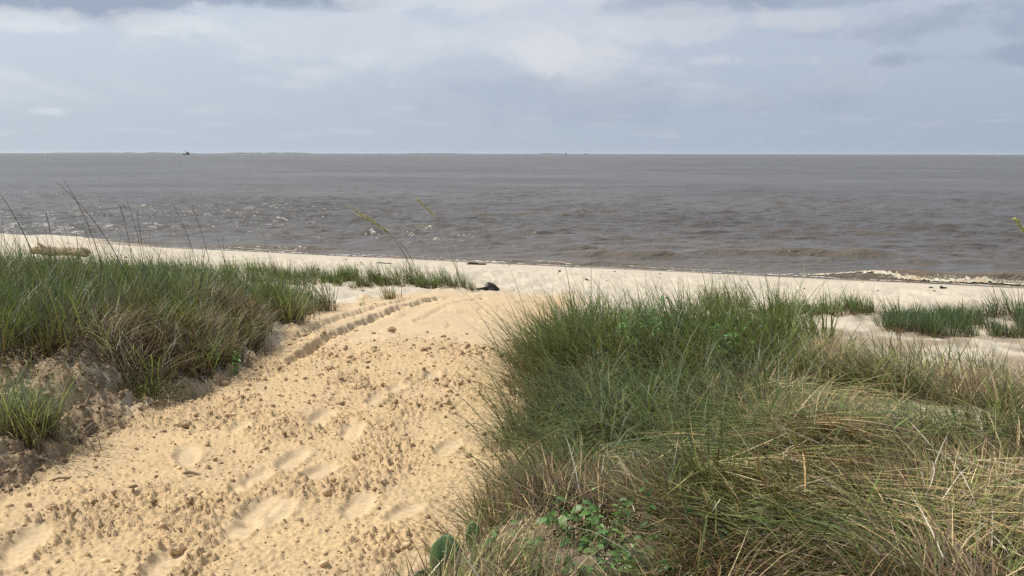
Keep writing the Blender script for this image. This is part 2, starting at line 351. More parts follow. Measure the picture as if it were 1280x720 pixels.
# ------------------------------------------------------------------ ground
def build_ground():
    th_in = np.arange(R(-34), R(34) + 1e-6, .00168)
    th_out = np.linspace(R(34), R(326), 150)[1:-1]
    th = np.concatenate([th_in, th_out])            # angle from +Y towards +X
    r = [.25, .6, 1.0, 1.4, 1.8, 2.1, 2.4, 2.65, 2.85]
    while r[-1] < 33: q = r[-1]; r.append(q + min(max(.00072 * q * q, .007), .11 if q < 17 else .30))
    while r[-1] < 15000: r.append(r[-1] * 1.35)
    r = np.array(r); print('ground grid', len(r), len(th))
    Rr, Th = np.meshgrid(r, th, indexing='ij')
    x = (Rr * np.sin(Th)).ravel(); y = (Rr * np.cos(Th)).ravel()
    z = Hm(x, y)
    m = (np.hypot(x, y) < 40)
    out = relief(x[m], y[m])
    z[m] += out[0]
    zr, path, smooth, bank, foot, rough, dl, dr, s, c1, c2 = out
    X, Y = x[m], y[m]
    tan = np.array([.50, .366, .208]); pale = np.array([.51, .445, .35]); hard = np.array([.535, .405, .25]); wetc = np.array([.27, .205, .14])
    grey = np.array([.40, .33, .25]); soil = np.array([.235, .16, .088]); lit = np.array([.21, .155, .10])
    def mixc(c, k, d): return c * (1 - k[:, None]) + d * k[:, None]
    c = np.tile(pale, (len(X), 1)) * (1 + .05 * fbm(X, Y, .9, 201, 3))[:, None]
    cpath = (1 - sst(.25, .8, dr + .2 * fbm(X, Y, 1.7, 202, 2))) * (1 - sst(-.02, .18, dl)) * (1 - sst(14, 16, Y))
    c = mixc(c, cpath, tan)
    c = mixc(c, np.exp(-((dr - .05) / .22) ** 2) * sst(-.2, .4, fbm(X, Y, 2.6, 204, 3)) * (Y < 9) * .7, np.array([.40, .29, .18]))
    c = mixc(c, smooth * .8, hard)
    c = mixc(c, foot * path * .55, np.array([.56, .43, .27]))
    # darker crumbs where the clods stick up
    c = mixc(c, np.clip(rough * np.clip(c2 * 1.2, 0, 1), 0, 1) * .6, np.array([.44, .29, .15]))
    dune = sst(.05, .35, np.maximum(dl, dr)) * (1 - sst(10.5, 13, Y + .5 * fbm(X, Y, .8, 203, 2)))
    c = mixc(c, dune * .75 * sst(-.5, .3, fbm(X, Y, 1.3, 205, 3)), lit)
    c = mixc(c, dune * sst(.2, .6, fbm(X, Y, 2.2, 207, 3)) * .6, grey)
    for bp, ba, bb in BARE[:2]: c = mixc(c, (1 - sst(.7, 1.25, np.sqrt(((X - bp.x) / ba) ** 2 + ((Y - bp.y) / bb) ** 2) + .35 * fbm(X, Y, 2.6, 219, 3))) * .95, np.array([.55, .45, .33]))
    c = mixc(c, bank * .85 * (1 - dune * .2) * sst(-.45, .25, fbm(X, Y, 2.0, 209, 3)) * (Y < 7.8), soil)
    c = mixc(c, bank * sst(.3, .55, fbm(X, Y, 1.4, 211, 3)) * .6, grey)
    c = mixc(c, bank * sst(.0, .5, c1 + .8 * c2) * .55, np.array([.42, .31, .185])) * (1 - .30 * bank * sst(.0, .5, -c1))[:, None]
    wet = 1 - sst(.9, 2.1, s + .25 * fbm(X, Y, .5, 213, 2))
    c = mixc(c, wet, wetc)
    cc = np.tile(pale, (len(x), 1)); cc[m] = c
    wt = np.zeros(len(x)); wt[m] = wet; wt[~m] = (SH0 + SHK * x - y < 0)[~m]
    ro = np.zeros(len(x)); ro[m] = np.clip(rough + bank + .25 * dune + .3 * (1 - path) * (1 - wet), 0, 1)
    # centre fan
    V = np.column_stack([x, y, z]); nc = len(th)
    fn, fv = grid_faces(len(r), nc, True)
    fv = fv.reshape(-1, 4)[:, ::-1].ravel()
    V = np.vstack([V, [0, 0, float(Hm(0., 0.))]]); ci = len(V) - 1
    j = np.arange(nc); fan = np.stack([np.full(nc, ci), (j + 1) % nc, j], -1)
    fn = np.concatenate([fn, np.full(nc, 3)]); fv = np.concatenate([fv, fan.ravel()])
    o = mesh_obj('sandy_ground', V, fn, fv, M_SAND, None, np.vstack([cc, pale]), True, {'wet': np.append(wt, 0), 'rough': np.append(ro, 0)})
    tag(o, 'pale sand dune, tan sand track and beach running down to the water', None, None, 'structure')
    # height lookup for things standing on the near sand
    return o
build_ground()
def H(x, y):
    x = np.atleast_1d(np.asarray(x, float)); y = np.atleast_1d(np.asarray(y, float))
    return Hm(x, y) + relief(x, y)[0]
def Hs(x, y): return float(H(x, y)[0])

# ------------------------------------------------------------------ sea
_wr = np.random.default_rng(5); WAVES = []
for i in range(46):
    lam = .55 * (2.4 / .55) ** _wr.random(); a = R(-90 - 20) + _wr.normal(0, R(30)); k = 2 * math.pi / lam
    WAVES.append((k * math.cos(a), k * math.sin(a), _wr.random() * 6.283, .0056 * lam ** .95, lam))
def sea_z(x, y, dist):
    s = y - (SH0 + SHK * x)                 # metres out from the shoreline
    z = np.zeros_like(x)
    wx = x + .25 * perlin(x * .3, y * .3, 301); wy = y + .4 * perlin(x * .2, y * .25, 303)
    for kx, ky, ph, am, lam in WAVES:
        res = 1 - sst(lam * .35, lam * .8, dist * dist * .00013)      # drop what the mesh cannot carry
        c = np.cos(kx * wx + ky * wy + ph); z = z + am * res * (c + .35 * c * np.abs(c))
    z *= .25 + .75 * sst(0, 5, s)
    z *= .75 + .5 * sst(-.4, .4, fbm(x, y, .06, 305, 2))
    # swell crests running in to the beach: offset from shore, centre x, half length, height, width
    crest = np.zeros_like(x)
    for off, cx, hl, hh, wd in ((5.9, 9.5, 4.6, .26, .5), (8.2, 8.0, 3.0, .20, .5), (3.6, 3.6, 2.6, .22, .5), (1.0, 12.5, 5.2, .30, .42), (5.2, 2.2, 2.6, .14, .5), (12, -3, 5, .12, .7), (10, 4.2, 3, .14, .6), (1.2, -8.5, 3.0, .17, .4), (15, 12, 6, .16, .8), (.9, -14, 3.2, .1, .35), (21, 2, 8, .14, 1), (.8, 1.5, 3.5, .08, .35)):
        q = s - off - .35 * perlin(x * .35, y * 0 + off, 311) - .16 * (x - cx)
        prof = np.where(q < 0, np.exp(-(q / (wd * .55)) ** 2), np.exp(-(q / (wd * 1.3)) ** 2))
        e = .72 * hh * prof * (1 - sst(.35, 1.0, np.abs(x - cx) / hl)); z = z + e; crest += e
    return z, s, crest
def build_sea():
    th = np.arange(R(-35), R(35) + 1e-6, .0017); th_out = np.linspace(R(35), R(325), 90)[1:-1]; th = np.concatenate([th, th_out])
    r = [17.5]
    while r[-1] < 330: q = r[-1]; r.append(q + max(.00013 * q * q, .08))
    while r[-1] < 14500: r.append(r[-1] * 1.12)
    r = np.array(r); print('sea grid', len(r), len(th))
    Rr, Th = np.meshgrid(r, th, indexing='ij'); x = (Rr * np.sin(Th)).ravel(); y = (Rr * np.cos(Th)).ravel()
    d = np.hypot(x, y)
    z, s, crest = sea_z(x, y, d)
    land = s < -2.5
    z = np.where(land, -1.2, np.where(s < 0, .012 * (1 + s) + z * np.clip(1 + s, 0, 1) * .4, z))
    nc = len(th); fn, fv = grid_faces(len(r), nc, True); q = fv.reshape(-1, 4)[:, ::-1]
    keep = ~land[q].all(1); q = q[keep]
    used = np.unique(q); mp = np.full(len(x), -1); mp[used] = np.arange(len(used)); q = mp[q]
    sh = np.clip(crest * 2.0, 0, .6) + .35 * (1 - sst(0, 3.5, s)) + .12 * (1 - sst(2, 14, s))
    o = mesh_obj('sea', np.column_stack([x, y, z])[used], np.full(len(q), 4), q.ravel(), M_SEA, None, None, True, {'shallow': np.clip(sh, 0, 1)[used]})
    tag(o, 'murky grey brown sea with short choppy waves out to the horizon', None, None, 'structure')
build_sea()

# ------------------------------------------------------------------ grass
class Blades:
    def __init__(s): s.p = []
    def add(s, base, az, th0, bend, L, W, c0, c1, twist=None, K=4):
        """arrays: base Nx3, lean azimuth, start angle from vertical, further bend, length, width, root and tip colour"""
        s.p.append((np.asarray(base), az, th0, bend, L, W, c0, c1, K))
    def count(s): return sum(len(q[1]) for q in s.p)
    def build(s, name, mat, parent=None):
        Vs, Cs, FN, FV, off = [], [], [], [], 0
        for base, az, th0, bend, L, W, c0, c1, K in s.p:
            N = len(az)
            if N == 0: continue
            dirx, diry = np.sin(az), np.cos(az)
            wa = az + np.pi / 2 + RG.normal(0, .5, N); wx, wy = np.sin(wa), np.cos(wa)
            p = base.copy(); rows = []; cols = []
            side_b = RG.normal(0, .10, N)
            for k in range(K + 1):
                t = k / K
                wd = W * (.5 * (1 - t ** 1.6) * (.75 + .5 * min(t * 3, 1)))
                cc = c0 + (c1 - c0) * np.clip((t - .05) * 1.6, 0, 1)
                if k < K:
                    lft = p.copy(); lft[:, 0] -= wx * wd; lft[:, 1] -= wy * wd
                    rgt = p.copy(); rgt[:, 0] += wx * wd; rgt[:, 1] += wy * wd
                    rows += [lft, rgt]; cols += [cc, cc]
                    th = th0 + bend * (t + .5 / K) ** 1.3; a2 = az + side_b * t * 3
                    st = L / K
                    p = p + np.column_stack([np.sin(th) * np.sin(a2) * st, np.sin(th) * np.cos(a2) * st, np.cos(th) * st])
                else: rows.append(p.copy()); cols.append(cc)
            nv = 2 * K + 1
            Vs.append(np.stack(rows, 1).reshape(-1, 3)); Cs.append(np.stack(cols, 1).reshape(-1, 3))
            b = off + np.arange(N)[:, None] * nv
            quads = [[2 * k, 2 * k + 1, 2 * k + 3, 2 * k + 2] for k in range(K - 1)]
            idx = [i for q in quads for i in q] + [2 * K - 2, 2 * K - 1, 2 * K]
            FV.append((b + np.array(idx)[None]).ravel()); FN.append(np.tile([4] * (K - 1) + [3], N)); off += N * nv
        V = np.vstack(Vs)
        if parent is not None: V = V - np.array(parent.location)[None]
        return mesh_obj(name, V, np.concatenate(FN), np.concatenate(FV), mat, parent, np.vstack(Cs))

C = np.array
GREEN = [C([.110, .150, .038]), C([.145, .190, .052]), C([.070, .100, .028]), C([.190, .230, .075]), C([.105, .150, .065]), C([.140, .140, .052])]
BLUEG = [C([.115, .170, .090]), C([.095, .145, .070]), C([.15, .19, .105])]
BRIGHT = [C([.085, .20, .045]), C([.075, .17, .05]), C([.12, .21, .06])]
YELLOW = [C([.20, .21, .07]), C([.25, .23, .09]), C([.15, .18, .06])]
STRAW = [C([.52, .40, .215]), C([.43, .31, .16]), C([.58, .47, .28]), C([.47, .31, .14])]
BROWN = [C([.16, .108, .064]), C([.11, .074, .045]), C([.22, .150, .09]), C([.17, .125, .09])]
WHITE = [C([.60, .54, .42]), C([.50, .44, .34])]
def pick(pal, n):
    c = np.array(pal)[RG.integers(0, len(pal), n)]
    return c * np.clip(RG.normal(1, .26, (n, 1)), .5, 2.0)
WIND = math.radians(-82)          # blades lean to the left

def tufts(B, centres, blades, L, spread, pal, fan=.35, wind=.35, bend=(.3, 1.0), W=.0045, root=BROWN, K=4, wdir=WIND, clear=True):
    """centres Nx2; each becomes a tuft of about `blades` leaves"""
    centres = np.asarray(centres)
    if clear and len(centres): centres = centres[~creeper_clear(centres[:, 0], centres[:, 1])]
    if len(centres) == 0: return
    n = RG.poisson(blades, len(centres)); tot = n.sum()
    if tot == 0: return
    cx = np.repeat(centres[:, 0], n); cy = np.repeat(centres[:, 1], n)
    tl = np.repeat(np.clip(RG.normal(1, .2, len(centres)), .55, 1.5), n)
    r = np.abs(RG.normal(0, 1, tot)) * spread; a = RG.random(tot) * 6.283
    x = cx + r * np.cos(a); y = cy + r * np.sin(a)
    # direction: outward fan plus wind plus a lean shared by the tuft
    ta = np.repeat(RG.random(len(centres)) * 6.283, n)
    vx = np.cos(a) * fan + wind * math.sin(wdir) + .24 * np.cos(ta) + RG.normal(0, .20, tot)
    vy = np.sin(a) * fan + wind * math.cos(wdir) + .24 * np.sin(ta) + RG.normal(0, .20, tot)
    az = np.arctan2(vx, vy); th0 = np.clip(np.hypot(vx, vy), 0, 1.3) * RG.uniform(.35, 1.1, tot)
    bd = RG.uniform(bend[0], bend[1], tot)
    Ls = L * tl * RG.uniform(.45, 1.15, tot); Wd = W * RG.uniform(.7, 1.7, tot)
    z = H(x, y) - .015
    ct = np.repeat(pick(pal, len(centres)), n, 0); cb = pick(pal, tot); mixk = RG.random((tot, 1)) * .6
    B.add(np.column_stack([x, y, z]), az, th0, bd, Ls, Wd, pick(root, tot) * .8, ct * (1 - mixk) + cb * mixk, K=K)
def creeper_clear(x, y):
    k = np.zeros(len(x), bool)
    for px, py, rr in ((735, 712, .33), (790, 715, .18), (553, 718, .19), (606, 700, .19), (590, 716, .12)):
        c = at(px, py); k |= (x - c.x) ** 2 + (y - c.y) ** 2 < rr * rr
    return k
def mat_layer(B, x, y, L, pal, flat=(1.0, 1.5), az=None, W=.004, K=3, lift=.05):
    """lying or tangled dry blades"""
    n = len(x)
    if n == 0: return
    a = 7 * perlin(x * .8, y * .8, 441) + RG.normal(0, .75, n) if az is None else az + RG.normal(0, .45, n)
    z = H(x, y) + RG.random(n) ** 1.5 * lift
    th = RG.uniform(flat[0], flat[1], n); keep_out = creeper_clear(x, y)
    Lf = np.where(keep_out, .10, 1.0)
    c = pick(pal, n)
    B.add(np.column_stack([x, y, z]), a, th - .35, RG.uniform(.1, .9, n), Lf * L * RG.uniform(.4, 1.3, n), W * RG.uniform(.6, 1.4, n), c * .9, c, K=K)
def scatter(cx, cy, rx, ry, n, rot=0.0):
    r = np.sqrt(RG.random(n)) ; a = RG.random(n) * 6.283
    u = r * np.cos(a) * rx; v = r * np.sin(a) * ry
    c, s = math.cos(rot), math.sin(rot)
    return np.column_stack([cx + u * c - v * s, cy + u * s + v * c])
def inview(P, m=37):
    a = np.degrees(np.arctan2(P[:, 0], P[:, 1])); return P[(np.abs(a) < m) & (P[:, 1] > 1.6)]
def uniform(x0, x1, y0, y1, n): return np.column_stack([RG.uniform(x0, x1, n), RG.uniform(y0, y1, n)])

# ---- left dune: thick grass from the broken bank up to the crest
def left_dune():
    G, D = Blades(), Blades()
    P = inview(uniform(-9.5, -2.2, 4.4, 13.4, 3600))
    dl = edge_l(P[:, 0], P[:, 1]) - P[:, 0]
    lim = .10 + .6 * (1 - sst(5.6, 6.6, P[:, 1])) + .28 * perlin(P[:, 0] * 1.2, P[:, 1] * 1.2, 401)
    far = P[:, 1] + .25 * (P[:, 0] + 4) + .6 * perlin(P[:, 0] * .8, P[:, 1] * .8, 403)
    P = P[(dl > lim) & (far < 12.3) & ((P[:, 1] > 5.25) | (P[:, 0] < -3.6))]
    f = fbm(P[:, 0], P[:, 1], .9, 405, 2); d2 = edge_l(P[:, 0], P[:, 1]) - P[:, 0]
    front = (d2 < .85 + .8 * f) & (P[:, 1] < 9.0)
    k = len(P); u = RG.random(k); gap = fbm(P[:, 0], P[:, 1], 2.0, 407, 2) > .38
    A = ~front & ~gap; LG = [c * .82 for c in GREEN] + [C([.10, .09, .045]), C([.13, .115, .055])]
    tufts(G, P[A & (u < .24)], 80, .50, .11, LG + GREEN + BLUEG[:1] + YELLOW[:1], .50, .42, (.25, 1.0), .0068)
    tufts(G, P[A & (u > .24) & (u < .62)], 26, .46, .07, LG, .35, .40, (.25, 1.0), .0062)
    tufts(G, P[front & (u < .22)], 80, .44, .10, LG + BLUEG[:1], .60, .30, (.4, 1.4), .0060)
    tufts(D, P[front & (u > .58)], 26, .32, .09, BROWN + BROWN + BROWN + STRAW[:1], .7, .15, (.5, 1.8), .0046)
    tufts(D, P[~front & (u >= .86)], 16, .36, .09, BROWN + STRAW, .6, .3, (.4, 1.6), .0048)
    Q = P[front]; Q = Q[RG.integers(0, len(Q), 9000)] + RG.normal(0, .14, (9000, 2))
    Q = Q[edge_l(Q[:, 0], Q[:, 1]) - Q[:, 0] > .18]
    mat_layer(D, Q[:, 0], Q[:, 1], .24, BROWN + BROWN + STRAW[:2] + WHITE[:1], (.7, 1.5), None, .0042, 3, .14)
    q = uniform(-3.7, -2.5, 3.4, 8.0, 900); mat_layer(D, q[:, 0], q[:, 1], .16, BROWN + STRAW + WHITE[:1], (.9, 1.6), None, .0035, 3, .03)
    T = P[~front][RG.integers(0, (~front).sum(), 300)]
    tufts(G, T, 4, .80, .05, GREEN, .2, .5, (.2, .8), .006)
    print('left', G.count(), D.count())
    tag(G.build('dune_grass', M_GRASS), 'thick green dune grass leaning left on the dune left of the sand track', None, None, 'stuff')
    tag(D.build('withered_grass', M_STRAW), 'brown withered grass along the front of the left dune above the broken bank', None, None, 'stuff')
left_dune()

# ---- right dune: green mass, straw mats and litter
def right_dune():
    G, D = Blades(), Blades()
    P = inview(uniform(-.3, 7.5, 2.3, 8.4, 3300))
    dr = P[:, 0] - edge_r(P[:, 0], P[:, 1])
    P = P[(dr > .25 + .22 * perlin(P[:, 1] * 1.6, P[:, 0], 421)) & (P[:, 1] < np.interp(P[:, 0], [0, 1.6, 2.3, 3.0, 4.0, 7], [8.3, 7.9, 6.4, 5.35, 4.9, 4.8]) + .3 * perlin(P[:, 0] * 1.3, P[:, 1], 425))]
    x, y = P[:, 0], P[:, 1]; n = len(P); u = RG.random(n)
    def g(cx, cy, rx, ry, rot=0):
        c, s = math.cos(rot), math.sin(rot); X = x - cx; Y = y - cy
        return np.exp(-(((X * c + Y * s) / rx) ** 2 + ((-X * s + Y * c) / ry) ** 2))
    nz = fbm(x, y, 1.6, 423, 2) * .42
    green = np.maximum.reduce([1.25 * g(.9, 6.9, 1.3, 1.0), 1.15 * g(.5, 4.6, .6, 1.0), .85 * g(1.05, 4.45, .45, .4), 1.15 * g(1.15, 5.5, .8, .75), .95 * g(2.1, 6.7, .7, .6), .6 * g(3.3, 6.0, .7, .35), .8 * g(1.0, 3.5, .22, .3), .7 * g(2.45, 4.9, .8, .4), .6 * g(1.7, 4.6, .5, .4), .55 * g(3.0, 4.6, .4, .5)]) + nz - .22 * sst(1.8, 2.6, x)
    q1, q2 = BARE[0][0], BARE[1][0]
    def bareness(x, y): return np.maximum.reduce([1.5 * np.exp(-((x - q1.x) / .5) ** 2 - ((y - q1.y + .12) / .42) ** 2), 1.4 * np.exp(-((x - q2.x) / .4) ** 2 - ((y - q2.y) / .12) ** 2), .9 * np.exp(-((x - .1) / .2) ** 2 - ((y - 3.75) / .25) ** 2)]) + .25 * fbm(x, y, 2.5, 427, 2)
    bare = np.maximum(bareness(x, y), 1.6 * np.exp(-((x - q1.x) / .5) ** 4 - ((y - q1.y + .5) / .75) ** 4)); bare = np.maximum(bare, 1.3 * np.exp(-((x - q2.x) / .4) ** 4 - ((y - q2.y + .35) / .5) ** 4))
    isg = (green > .42) & (bare < .45)
    tall = isg & (y > 5.9); low = isg & (y <= 5.9); notg = ~isg & (bare < .55); back = y > 5.7
    tufts(G, P[tall & (u < .26)], 95, .54, .11, GREEN + GREEN + BLUEG[:1], .55, .36, (.3, 1.3), .0070)
    tufts(G, P[tall & (u > .26) & (u < .60)], 26, .48, .07, GREEN + YELLOW[:1], .40, .34, (.3, 1.2), .0062)
    tufts(G, P[low & (u < .24)], 100, .44, .11, GREEN + GREEN + BLUEG + YELLOW[:1], .62, .45, (.6, 1.9), .0068)
    tufts(G, P[low & (u > .24) & (u < .48)], 24, .36, .08, GREEN + BLUEG[:1], .50, .35, (.6, 1.7), .0056)
    tufts(D, P[isg & (u > .72)], 20, .30, .10, BROWN + BROWN + STRAW[:2], .8, .2, (.6, 1.9), .0044)
    tufts(D, P[notg & (u < .12) & ~back], 46, .28, .12, BROWN + BROWN + STRAW[:2], 1.0, .0, (.9, 2.2), .0044)
    tufts(D, P[notg & (u < .26) & back], 22, .15, .12, BROWN, .9, .0, (.7, 1.9), .0046)
    tufts(G, P[notg & (u > .86) & ~back], 62, .32, .10, GREEN + GREEN + YELLOW[:2] + BLUEG, .85, .2, (.8, 2.0), .0052)
    tufts(G, P[notg & (u > .88) & back], 14, .26, .06, GREEN, .35, .2, (.2, 1.0), .0056)
    # matted straw over all of it
    m = P[notg]; m = m[RG.integers(0, len(m), 62000)] + RG.normal(0, .15, (62000, 2))
    m = m[bareness(m[:, 0], m[:, 1]) < .35]; m = inview(m); m = m[(m[:, 0] - edge_r(m[:, 0], m[:, 1]) > .12)]
    m = m[(m[:, 1] < 5.8) | (RG.random(len(m)) < .28)]; fr = fbm(m[:, 0], m[:, 1], 1.1, 431, 2)
    m = m[fbm(m[:, 0], m[:, 1], 2.4, 443, 2) < .42]; fr = fbm(m[:, 0], m[:, 1], 1.1, 431, 2)
    a = m[fr > .10]; b = m[fr <= .10]
    mat_layer(D, a[:, 0], a[:, 1], .27, STRAW[:2] + BROWN + YELLOW[:2] + GREEN[:2], (.9, 1.55), None, .0042, 3, .11)
    mat_layer(D, b[:, 0], b[:, 1], .22, BROWN + BROWN + STRAW[:2] + GREEN[:2], (.8, 1.5), None, .0040, 3, .10)
    wq = m[RG.integers(0, len(m), 500)]; mat_layer(D, wq[:, 0], wq[:, 1], .26, WHITE, (.9, 1.5), None, .0042, 3, .16)
    # the combed swath of pale straw falling to the lower right
    for px, py, rx, ry, rot, nn, az_, pal in ((1010, 640, .55, .16, -.65, 1300, R(125), STRAW + YELLOW + YELLOW), (1130, 690, .5, .14, -.6, 1000, R(122), STRAW + YELLOW + GREEN[:1]), (955, 582, .28, .10, -.2, 420, R(100), STRAW[:2] + STRAW[3:] + BROWN[:1]), (1240, 650, .35, .25, 0, 420, R(150), STRAW[:2] + WHITE[:1]),
            (985, 520, .35, .14, -.3, 420, R(118), STRAW[:2] + YELLOW), (1110, 560, .7, .2, .1, 800, R(-80), GREEN + YELLOW + GREEN), (830, 600, .35, .2, -.4, 420, R(118), STRAW[:2] + GREEN + BLUEG), (950, 690, .35, .15, -.5, 600, R(125), GREEN + YELLOW + BLUEG)):
        c = at(px, py); cx, cy = c.x, c.y; nn = int(nn * 1.4)
        q = inview(scatter(cx, cy, rx, ry, nn, rot)); mat_layer(D, q[:, 0], q[:, 1], .42, pal, (1.60, 1.92), az_, .0058, 4, .18)
    # long arching blades over the sand at the edge of the track
    q = scatter(.18, 4.7, .22, 1.3, 50); tufts(G, q, 6, .62, .05, GREEN, .2, .75, (.6, 1.4), .0045)
    q = scatter(.45, 7.0, .35, .9, 70); tufts(G, q, 6, .62, .06, GREEN, .25, .6, (.3, 1.2), .0052)
    q = scatter(1.0, 7.5, 1.0, .4, 90); tufts(G, q, 6, .70, .06, GREEN, .2, .45, (.2, 1.0), .0052)
    q = scatter(2.2, 7.0, .5, .35, 12); tufts(G, q, 6, .48, .06, GREEN + YELLOW[:1], .2, .35, (.2, .8), .0052)
    q = scatter(1.2, 5.0, .8, .8, 60); tufts(G, q, 5, .55, .06, GREEN + YELLOW[:2] + BLUEG, .3, .5, (.8, 1.8), .0050)
    q = scatter(2.2, 4.4, 1.3, .9, 70); tufts(G, q, 4, .42, .06, GREEN + YELLOW + STRAW, .5, .1, (.5, 1.8), .0046)
    q = scatter(.0, 4.1, .15, .5, 24); tufts(D, q, 9, .30, .06, BROWN + STRAW[:2], .5, .4, (.4, 1.3), .0034)
    q = scatter(.1, 7.0, .14, .9, 40); tufts(D, q, 9, .34, .06, BROWN + STRAW[:1], .5, .4, (.4, 1.3), .0042)
    print('right', G.count(), D.count())
    tag(G.build('dune_grass', M_GRASS), 'green dune grass growing on the dune right of the sand track', None, None, 'stuff')
    tag(D.build('matted_straw', M_STRAW), 'matted dry straw and brown litter covering the dune at the lower right', None, None, 'stuff')
right_dune()

# ---- separate tufts and patches that can be told apart
def patch(px, py, rx, ry, nt, blades, L, pal, label, name='grass_patch', cat='grass', wind=.35, W=.006, bend=(.2, .8), fan=.25, spread=.07, group=None, dead=0.0, K=4, loc=None):
    c = loc or at(px, py)
    root = empty(name, (c.x, c.y, Hs(c.x, c.y))); tag(root, label, cat, group)
    B = Blades(); P = scatter(c.x, c.y, rx, ry, nt)
    tufts(B, P, blades, L, spread, pal, fan, wind, bend, W, K=K, clear=False); tag(B.build('blades', M_GRASS, root), kind='stuff')
    if dead:
        Dd = Blades(); tufts(Dd, P, max(2, blades * dead), L * .6, spread * 1.3, BROWN + STRAW, fan * 1.6, wind * .5, (.4, 1.5), W * .85, K=3, clear=False); tag(Dd.build('dead_blades', M_STRAW, root), kind='stuff')
    return root
patch(240, 348, 2.2, .75, 120, 26, .34, BRIGHT + GREEN, 'low bright green grass belt at the back of the left dune, beneath the thin stalks', W=.007)
patch(50, 346, 2.4, .6, 100, 26, .22, BRIGHT + GREEN, 'green grass belt in front of the driftwood log at the far left', W=.008)
patch(140, 362, 1.6, .5, 40, 20, .36, GREEN + YELLOW, 'thin yellowish grass between the two green belts of the left dune', W=.007)
patch(345, 346, .9, .35, 34, 22, .34, GREEN, 'small dark green grass patch just behind the rounded end of the left dune', W=.007)
patch(425, 350, .75, .32, 40, 26, .30, BRIGHT + GREEN, 'dense low green grass patch left of the single tuft on the pale sand', W=.007)
patch(462, 357, .7, .22, 26, 24, .24, GREEN, 'flat green fringe of grass at the lip of the pale sand hollow', W=.007)
patch(487, 352, .5, .3, 16, 16, .42, GREEN, 'loose upright grass between the low patch and the tall seed stalks', W=.006)
patch(488, 374, .06, .06, 3, 26, .34, GREEN, 'single small upright grass tuft standing alone on the pale sand left of the track', 'grass_tuft', W=.007, dead=.3)
patch(548, 359, .5, .25, 26, 26, .34, BRIGHT + GREEN, 'round green grass clump between the seed stalks and the black scrap', W=.007)
patch(588, 362, .25, .15, 6, 12, .30, GREEN, 'thin wisps of grass right next to the black scrap', 'grass_tuft', W=.006)
patch(520, 355, .3, .2, 10, 18, .46, GREEN, 'upright grass at the foot of the two tall seed stalks', W=.006)
patch(1215, 408, 1.25, .6, 130, 30, .26, BLUEG, 'broad low blue green grass patch at the right edge of the beach', W=.007, wind=.2)
patch(1165, 402, .8, .3, 50, 26, .22, BLUEG, 'thin left end of the blue green patch, near the leaning tuft', W=.007, wind=.2)
patch(1262, 392, .25, .15, 7, 18, .46, GREEN, 'tall dark blades rising out of the blue green patch at the right edge', 'grass_tuft', W=.007)
patch(1118, 396, .14, .12, 5, 20, .42, GREEN, 'dark leaning grass tuft standing alone left of the blue green patch', 'grass_tuft', W=.007)
patch(1078, 395, .12, .1, 3, 10, .44, GREEN, 'sparse thin grass tuft on pale sand between the clump and the leaning tuft', 'grass_tuft', W=.006)
patch(1030, 390, .65, .28, 40, 22, .26, BRIGHT + YELLOW[:1], 'bright green grass clump on the small sand hummock at the right', W=.007, dead=.4)
patch(975, 396, .3, .2, 12, 18, .46, GREEN, 'upright green tuft on the left end of the right hummock', 'grass_tuft', W=.006)
patch(885, 388, .35, .2, 16, 18, .42, GREEN + YELLOW, 'yellow green tuft nearest the leafy weed on the sand behind the right dune', 'grass_tuft', W=.006, dead=.5)
patch(915, 386, .3, .2, 12, 16, .46, GREEN + YELLOW, 'middle one of the tufts in the row behind the right dune crest', 'grass_tuft', W=.006, dead=.5)
patch(950, 392, .7, .15, 22, 14, .16, YELLOW + BRIGHT, 'flat strip of creeping yellow green grass behind the right dune', W=.006, dead=.8)
patch(1150, 478, .30, .2, 16, 16, .46, GREEN, 'tall dark stalky grass clump in front of the pale sand at the right', W=.0055, dead=.6)
patch(1215, 478, .25, .2, 9, 14, .44, GREEN, 'thin green wisps beside the tall stalky clump at the right', 'grass_tuft', W=.005)
patch(1262, 486, .3, .2, 14, 16, .40, GREEN + BROWN[:1], 'brownish grass tuft at the right edge above the pale sand patch', 'grass_tuft', W=.005, dead=1.0)
patch(18, 545, .22, .22, 16, 34, .42, BLUEG + YELLOW[:1], 'pale blue green grass tuft at the left edge beside the broken bank', 'grass_tuft', W=.0045, wind=-.15, dead=.4)
patch(205, 500, .18, .14, 9, 26, .26, GREEN + YELLOW[:1], 'dark drooping grass tuft hanging over the bank beside the grey sand', 'grass_tuft', W=.0045, dead=.8, wind=0, fan=.6, bend=(.5, 1.6))
patch(345, 400, .3, .3, 26, 30, .52, GREEN + BLUEG[:1], 'green clump at the rounded right end of the left dune', W=.005, dead=.5)
patch(628, 655, .05, .05, 5, 16, .30, YELLOW + BRIGHT, 'bright yellow green grass tuft behind the cactus pads', 'grass_tuft', W=.006, wind=0, fan=.15, bend=(.1, .5))
patch(900, 640, .10, .10, 9, 26, .36, BLUEG[:2] + GREEN, 'upright blue green tuft in the middle of the lower right straw', 'grass_tuft', W=.0045, wind=.1)
patch(1220, 555, .3, .2, 18, 26, .36, GREEN + BROWN[:2], 'dark bushy grass clump at the right edge below the pale sand patch', W=.0045, dead=1.0, fan=.5)

